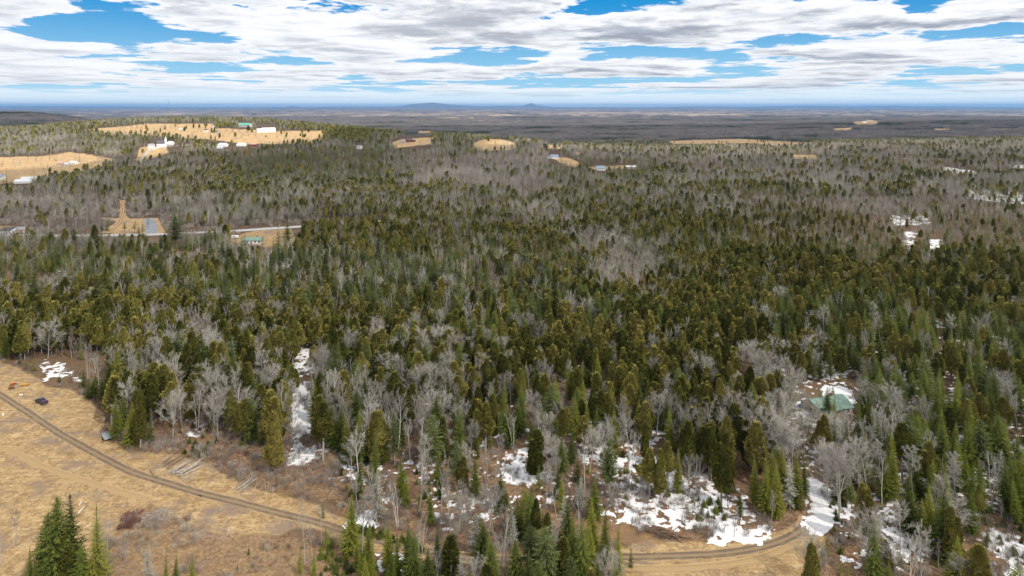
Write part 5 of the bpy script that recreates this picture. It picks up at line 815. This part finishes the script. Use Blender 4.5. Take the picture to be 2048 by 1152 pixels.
seeder(50, 772, .3, (.75, .38, .03), 'seed_drill', 'yellow-orange farm implement standing on the dry meadow', 'implement'); seeder(27, 771, .9, (.42, .09, .03), 'farm_harrow', 'red farm implement left of the yellow one', 'implement'); seeder(22, 779, .1, (.22, .08, .05), 'rusty_plough', 'small rusty implement lowest on the meadow near the track', 'implement'); seeder(12, 338, .2, (.65, .22, .03), 'orange_loader', 'orange machine parked on the far left sunny field', 'machine')
def trailer():
    p = at(213, 877); e = bpy.data.objects.new('flat_trailer', None); col.objects.link(e); e.location = p; a, _ = pang((218, 882), (207, 866)); e.rotation_euler = (0, 0, a); tag(e, 'grey flat trailer parked where the meadow meets the trees', 'trailer')
    part('deck', M('grey_deck', (.33, .38, .38)), e, (-2.2, 2.2, -1.0, 1.0, .62, .74)); part('side_rail', RIM, e, (-2.2, 2.2, -1.06, -1.01, .6, .95)); part('side_rail', RIM, e, (-2.2, 2.2, 1.01, 1.06, .6, .95)); part('headboard', RIM, e, (2.21, 2.27, -1.06, 1.06, .6, 1.3)); part('drawbar', TYRE, e, (2.28, 3.6, -.07, .07, .5, .6)); wheel(e, -.3, -1.2, .34, .2); wheel(e, -.3, 1.2, .34, .2)
trailer()
def lathe(name, prof, mat, p, label, cat, rot=(0, 0, 0), n=16, group=None):
    V = [(r*math.cos(a/n*6.283), r*math.sin(a/n*6.283), z) for r, z in prof for a in range(n)]; F = [(i*n+j, i*n+(j+1) % n, (i+1)*n+(j+1) % n, (i+1)*n+j) for i in range(len(prof)-1) for j in range(n)]; F += [tuple(range(n))[::-1], tuple((len(prof)-1)*n+j for j in range(n))]
    o = link(name, pmesh(name, V, F, mat, False), None, p, rot); return tag(o, label, cat, group)
PL = M('white_plastic', (.85, .85, .85), rough=.5); drum = [(.28, 0), (.3, .04), (.3, .4), (.32, .43), (.3, .46), (.3, .84), (.28, .88)]
for (x, y), lb in zip([(45, 791), (6, 830), (209, 839), (221, 838), (268, 1026)], ['white plastic drum between pickup and orange implement', 'white drum at the left edge beside the track', 'white drum at the meadow edge by the firs', 'white drum nearer the trees at the meadow edge', 'white drum in the red osier thicket']):
    q = at(x, y); q.z += .3; lathe('plastic_drum', drum, PL, q, lb, 'drum', (R(88), 0, R(x*7)))
log('white_birch_log', at(158, 1012), 1.9, 2.4, .16, PL, 'short white log on the dry grass beside the tall spruce', 'log', None); log('white_birch_log', at(156, 1028), 1.7, 3.2, .18, PL, 'longer white log on the dry grass just below the short one', 'log', None)
def campervan():
    p = at(470, 477); e = bpy.data.objects.new('camping_trailer', None); col.objects.link(e); e.location = p; e.rotation_euler = (0, 0, .1); tag(e, 'small white camping trailer beside the road left of the green-roofed bungalow', 'camper'); V, F = [], []
    prism(V, F, [(-2.6, .5), (2.3, .5), (2.7, 1.3), (2.3, 2.5), (-2.4, 2.6), (-2.7, 1.6)], -1.1, 1.1); bev(link('body', pmesh('body', V, F, WHITE), e), .12); part('window', GLASS, e, (-1.2, .2, -1.16, -1.08, 1.4, 2.0)); part('door', TRIM, e, (.8, 1.5, -1.15, -1.08, .6, 2.2)); wheel(e, 0, -1.0, .33, .2); wheel(e, 0, 1.0, .33, .2)
campervan()
# ------------------------------------------------------------------ poles, mast
WOOD = M('pole_wood', (.36, .32, .28)); METAL = M('galvanised_steel', (.25, .26, .28), rough=.5)
def upole(px, py, h, lb):
    p = at(px, py); G = Geo(); tube(G, [(0, 0, -.5), (0, 0, h)], [.19, .13], 0, .5, 8); e = bpy.data.objects.new('utility_pole', None); col.objects.link(e); e.location = p; tag(e, lb, 'utility pole', 'utility poles along the road')
    link('pole', G.mesh('pole', [WOOD], True), e); part('crossarm', WOOD, e, (-1.1, 1.1, -.07, .07, h-.9, h-.75))
    for s in (-.95, 0, .95): part('insulator', GLASS, e, (s-.05, s+.05, -.05, .05, h-.74, h-.55))
    return p+Vector((0, 0, h-.6))
tops = [upole(x, y, h, lb) for x, y, h, lb in [(-60, 478, 10, 'wooden utility pole left of the picture by the road'), (117, 474, 10, 'wooden utility pole among bare trees by the left road stretch'), (208, 468, 10, 'wooden utility pole beside the grassy corridor entrance'), (263, 467, 10, 'wooden utility pole on the lawn by the row of spruces'), (376, 464, 9.5, 'wooden utility pole behind the tall pine by the road'), (461, 462, 10, 'wooden utility pole near the camping trailer'), (560, 455, 10, 'wooden utility pole where the road enters the woods')]]
CAB = M('black_cable', (.08, .08, .08))
for i in range(len(tops)-1):
    G = Geo(); a, b = tops[i], tops[i+1]
    for s in (-.95, .95): tube(G, [tuple(a.lerp(b, t)+Vector((s, 0, -4*t*(1-t)*1.1))) for t in [k/8 for k in range(9)]], [.012]*9, 0, .5, 3)
    tag(link('power_line', G.mesh('power_line', [CAB])), 'thin overhead wire pair along the road, '+ordw(i)+' span from left', 'power line', 'wire spans along the road')
p = at(880, 297); G = Geo(); tube(G, [(0, 0, -1), (0, 0, 18)], [.3, .16], 0, .5, 6)
def mast(px, Y, h, lb, r=1.1):
    x = (px-PX0)/FP*Y; p = Vector((x, Y, float(height(x, Y)))); e = bpy.data.objects.new('radio_mast', None); col.objects.link(e); e.location = p; tag(e, lb, 'radio mast'); G = Geo()
    for a in range(3): c, s = math.cos(a*2.094)*r, math.sin(a*2.094)*r; tube(G, [(c*1.6, s*1.6, -1), (c, s, h)], [.16, .12], 0, .5, 4)
    n = 22
    for i in range(n):
        z0, z1 = h*i/n, h*(i+1)/n; k0, k1 = 1.6-.6*i/n, 1.6-.6*(i+1)/n
        for a in range(3): b = (a+1) % 3; tube(G, [(math.cos(a*2.094)*r*k0, math.sin(a*2.094)*r*k0, z0), (math.cos(b*2.094)*r*k1, math.sin(b*2.094)*r*k1, z1)], [.07, .07], 0, .5, 3)
    link('lattice', G.mesh('lattice', [METAL]), e); part('antenna', GREY, e, (-1.7, -1.2, -.3, .3, h-6, h-1)); part('antenna', GREY, e, (1.2, 1.7, -.3, .3, h-6, h-1)); part('antenna', GREY, e, (-.3, .3, -1.7, -1.2, h-6, h-1))
mast(337, 2250, 68, 'tall thin lattice radio mast standing on the wooded ridge skyline')
mast(1114, 1260, 15, 'short thin mast behind the hillside house', .3)

# ------------------------------------------------------------------ cloud that shades the near woods (far above the picture), clouds kept outside the haze
def cloud(name, foot, label, alt=1500, cell=60, seed=1, tr=.62):
    off = Vector((sd.x, sd.y))/sd.z*alt; P = np.array(foot, float)+[off.x, off.y]; x0, y0 = P.min(0)-100; x1, y1 = P.max(0)+100
    xs = np.arange(x0, x1, cell); ys = np.arange(y0, y1, cell); X, Y = np.meshgrid(xs, ys); s = sdf(X, Y, P)+(fbm(X, Y, 1/420., 4, seed)-.5)*420
    th = np.sqrt(np.clip(s/260, 0, 1)); ins = s > -cell; n, m = X.shape; top = alt+25+th*(90+150*fbm(X, Y, 1/300., 4, seed+3)); bot = alt+20-th*(15+20*fbm(X, Y, 1/200., 3, seed+5))
    idx = np.arange(n*m).reshape(n, m); q = np.stack([idx[:-1, :-1], idx[:-1, 1:], idx[1:, 1:], idx[1:, :-1]], -1).reshape(-1, 4); q = q[ins.ravel()[q].all(1)]
    V = np.concatenate([np.stack([X.ravel(), Y.ravel(), top.ravel()], -1), np.stack([X.ravel(), Y.ravel(), bot.ravel()], -1)]); F = np.concatenate([q, q[:, ::-1]+n*m])
    e1 = np.concatenate([q[:, [0, 1]], q[:, [1, 2]], q[:, [2, 3]], q[:, [3, 0]]]); key = np.sort(e1, 1); u, inv, cnt = np.unique(key[:, 0]*(n*m)+key[:, 1], return_inverse=True, return_counts=True); bd = e1[cnt[inv] == 1]
    F = np.concatenate([F, np.stack([bd[:, 1], bd[:, 0], bd[:, 0]+n*m, bd[:, 1]+n*m], -1)]); used, iv = np.unique(F, return_inverse=True); G = Geo(); G.add(V[used], iv.reshape(-1, 4))
    mt = bpy.data.materials.new('cloud'); mt.use_nodes = True; t = NT(mt.node_tree); t.n.clear(); tl = t.node('ShaderNodeBsdfTranslucent'); tl.inputs[0].default_value = (.95, .95, .97, 1); tp = t.node('ShaderNodeBsdfTransparent'); mx = t.node('ShaderNodeMixShader'); mx.inputs[0].default_value = 1-tr
    t.l.new(tp.outputs[0], mx.inputs[1]); t.l.new(tl.outputs[0], mx.inputs[2]); t.l.new(mx.outputs[0], t.node('ShaderNodeOutputMaterial').inputs[0]); o = link(name, G.mesh(name, [mt], True)); tag(o, label, 'cloud')
def gp(px, Y): return ((px-PX0)/FP*Y, Y)
cloud('cloud', [(-2300, -900), (-2300, 300), gp(-900, 700), gp(0, 1010), gp(110, 1060), gp(250, 1150), gp(330, 1130), gp(480, 1180), gp(640, 1230), gp(690, 1700), gp(760, 1900), gp(1000, 1330), gp(1150, 1300), gp(1400, 1350), gp(1700, 1450), gp(2300, 1300), (3000, 300), (3000, -900)], 'broad grey cloud drifting over the near woods and meadow')
cloud('cloud', [gp(640, 2700), gp(1200, 2300), gp(1500, 2250), gp(1700, 2300), gp(2700, 2300), gp(2600, 5200), gp(1800, 4700), gp(1500, 5400), gp(900, 5400), gp(500, 5000)], 'broad grey cloud drifting over the valley woods', seed=7)

cloud('cloud', [gp(-1800, 2500), gp(120, 2750), gp(260, 3300), gp(330, 5900), gp(-1500, 5900)], 'unseen broad cloud added to shade the far dark hill', seed=5)  # out-of-frame cloud, added only to darken the left hill
# ------------------------------------------------------------------ air
def haze():
    X, Y0, Y1, Z0, Z1 = 100000, -900, 66000, -90, 350
    V, F = [], []; box(V, F, -X, X, Y0, Y1, Z0, Z1); me = pmesh('haze', V, F); m = bpy.data.materials.new('haze'); m.use_nodes = True; t = NT(m.node_tree); t.n.clear()
    v = t.node('ShaderNodeVolumePrincipled'); v.inputs['Color'].default_value = (.19, .45, .88, 1); v.inputs['Density'].default_value = 2.6e-5; v.inputs['Anisotropy'].default_value = .1
    t.l.new(v.outputs[0], t.node('ShaderNodeOutputMaterial').inputs['Volume']); me.materials.append(m); o = link('haze', me); tag(o, 'thin blue haze over the far country', 'haze', kind='stuff')
haze()
print('objects', len(bpy.data.objects))
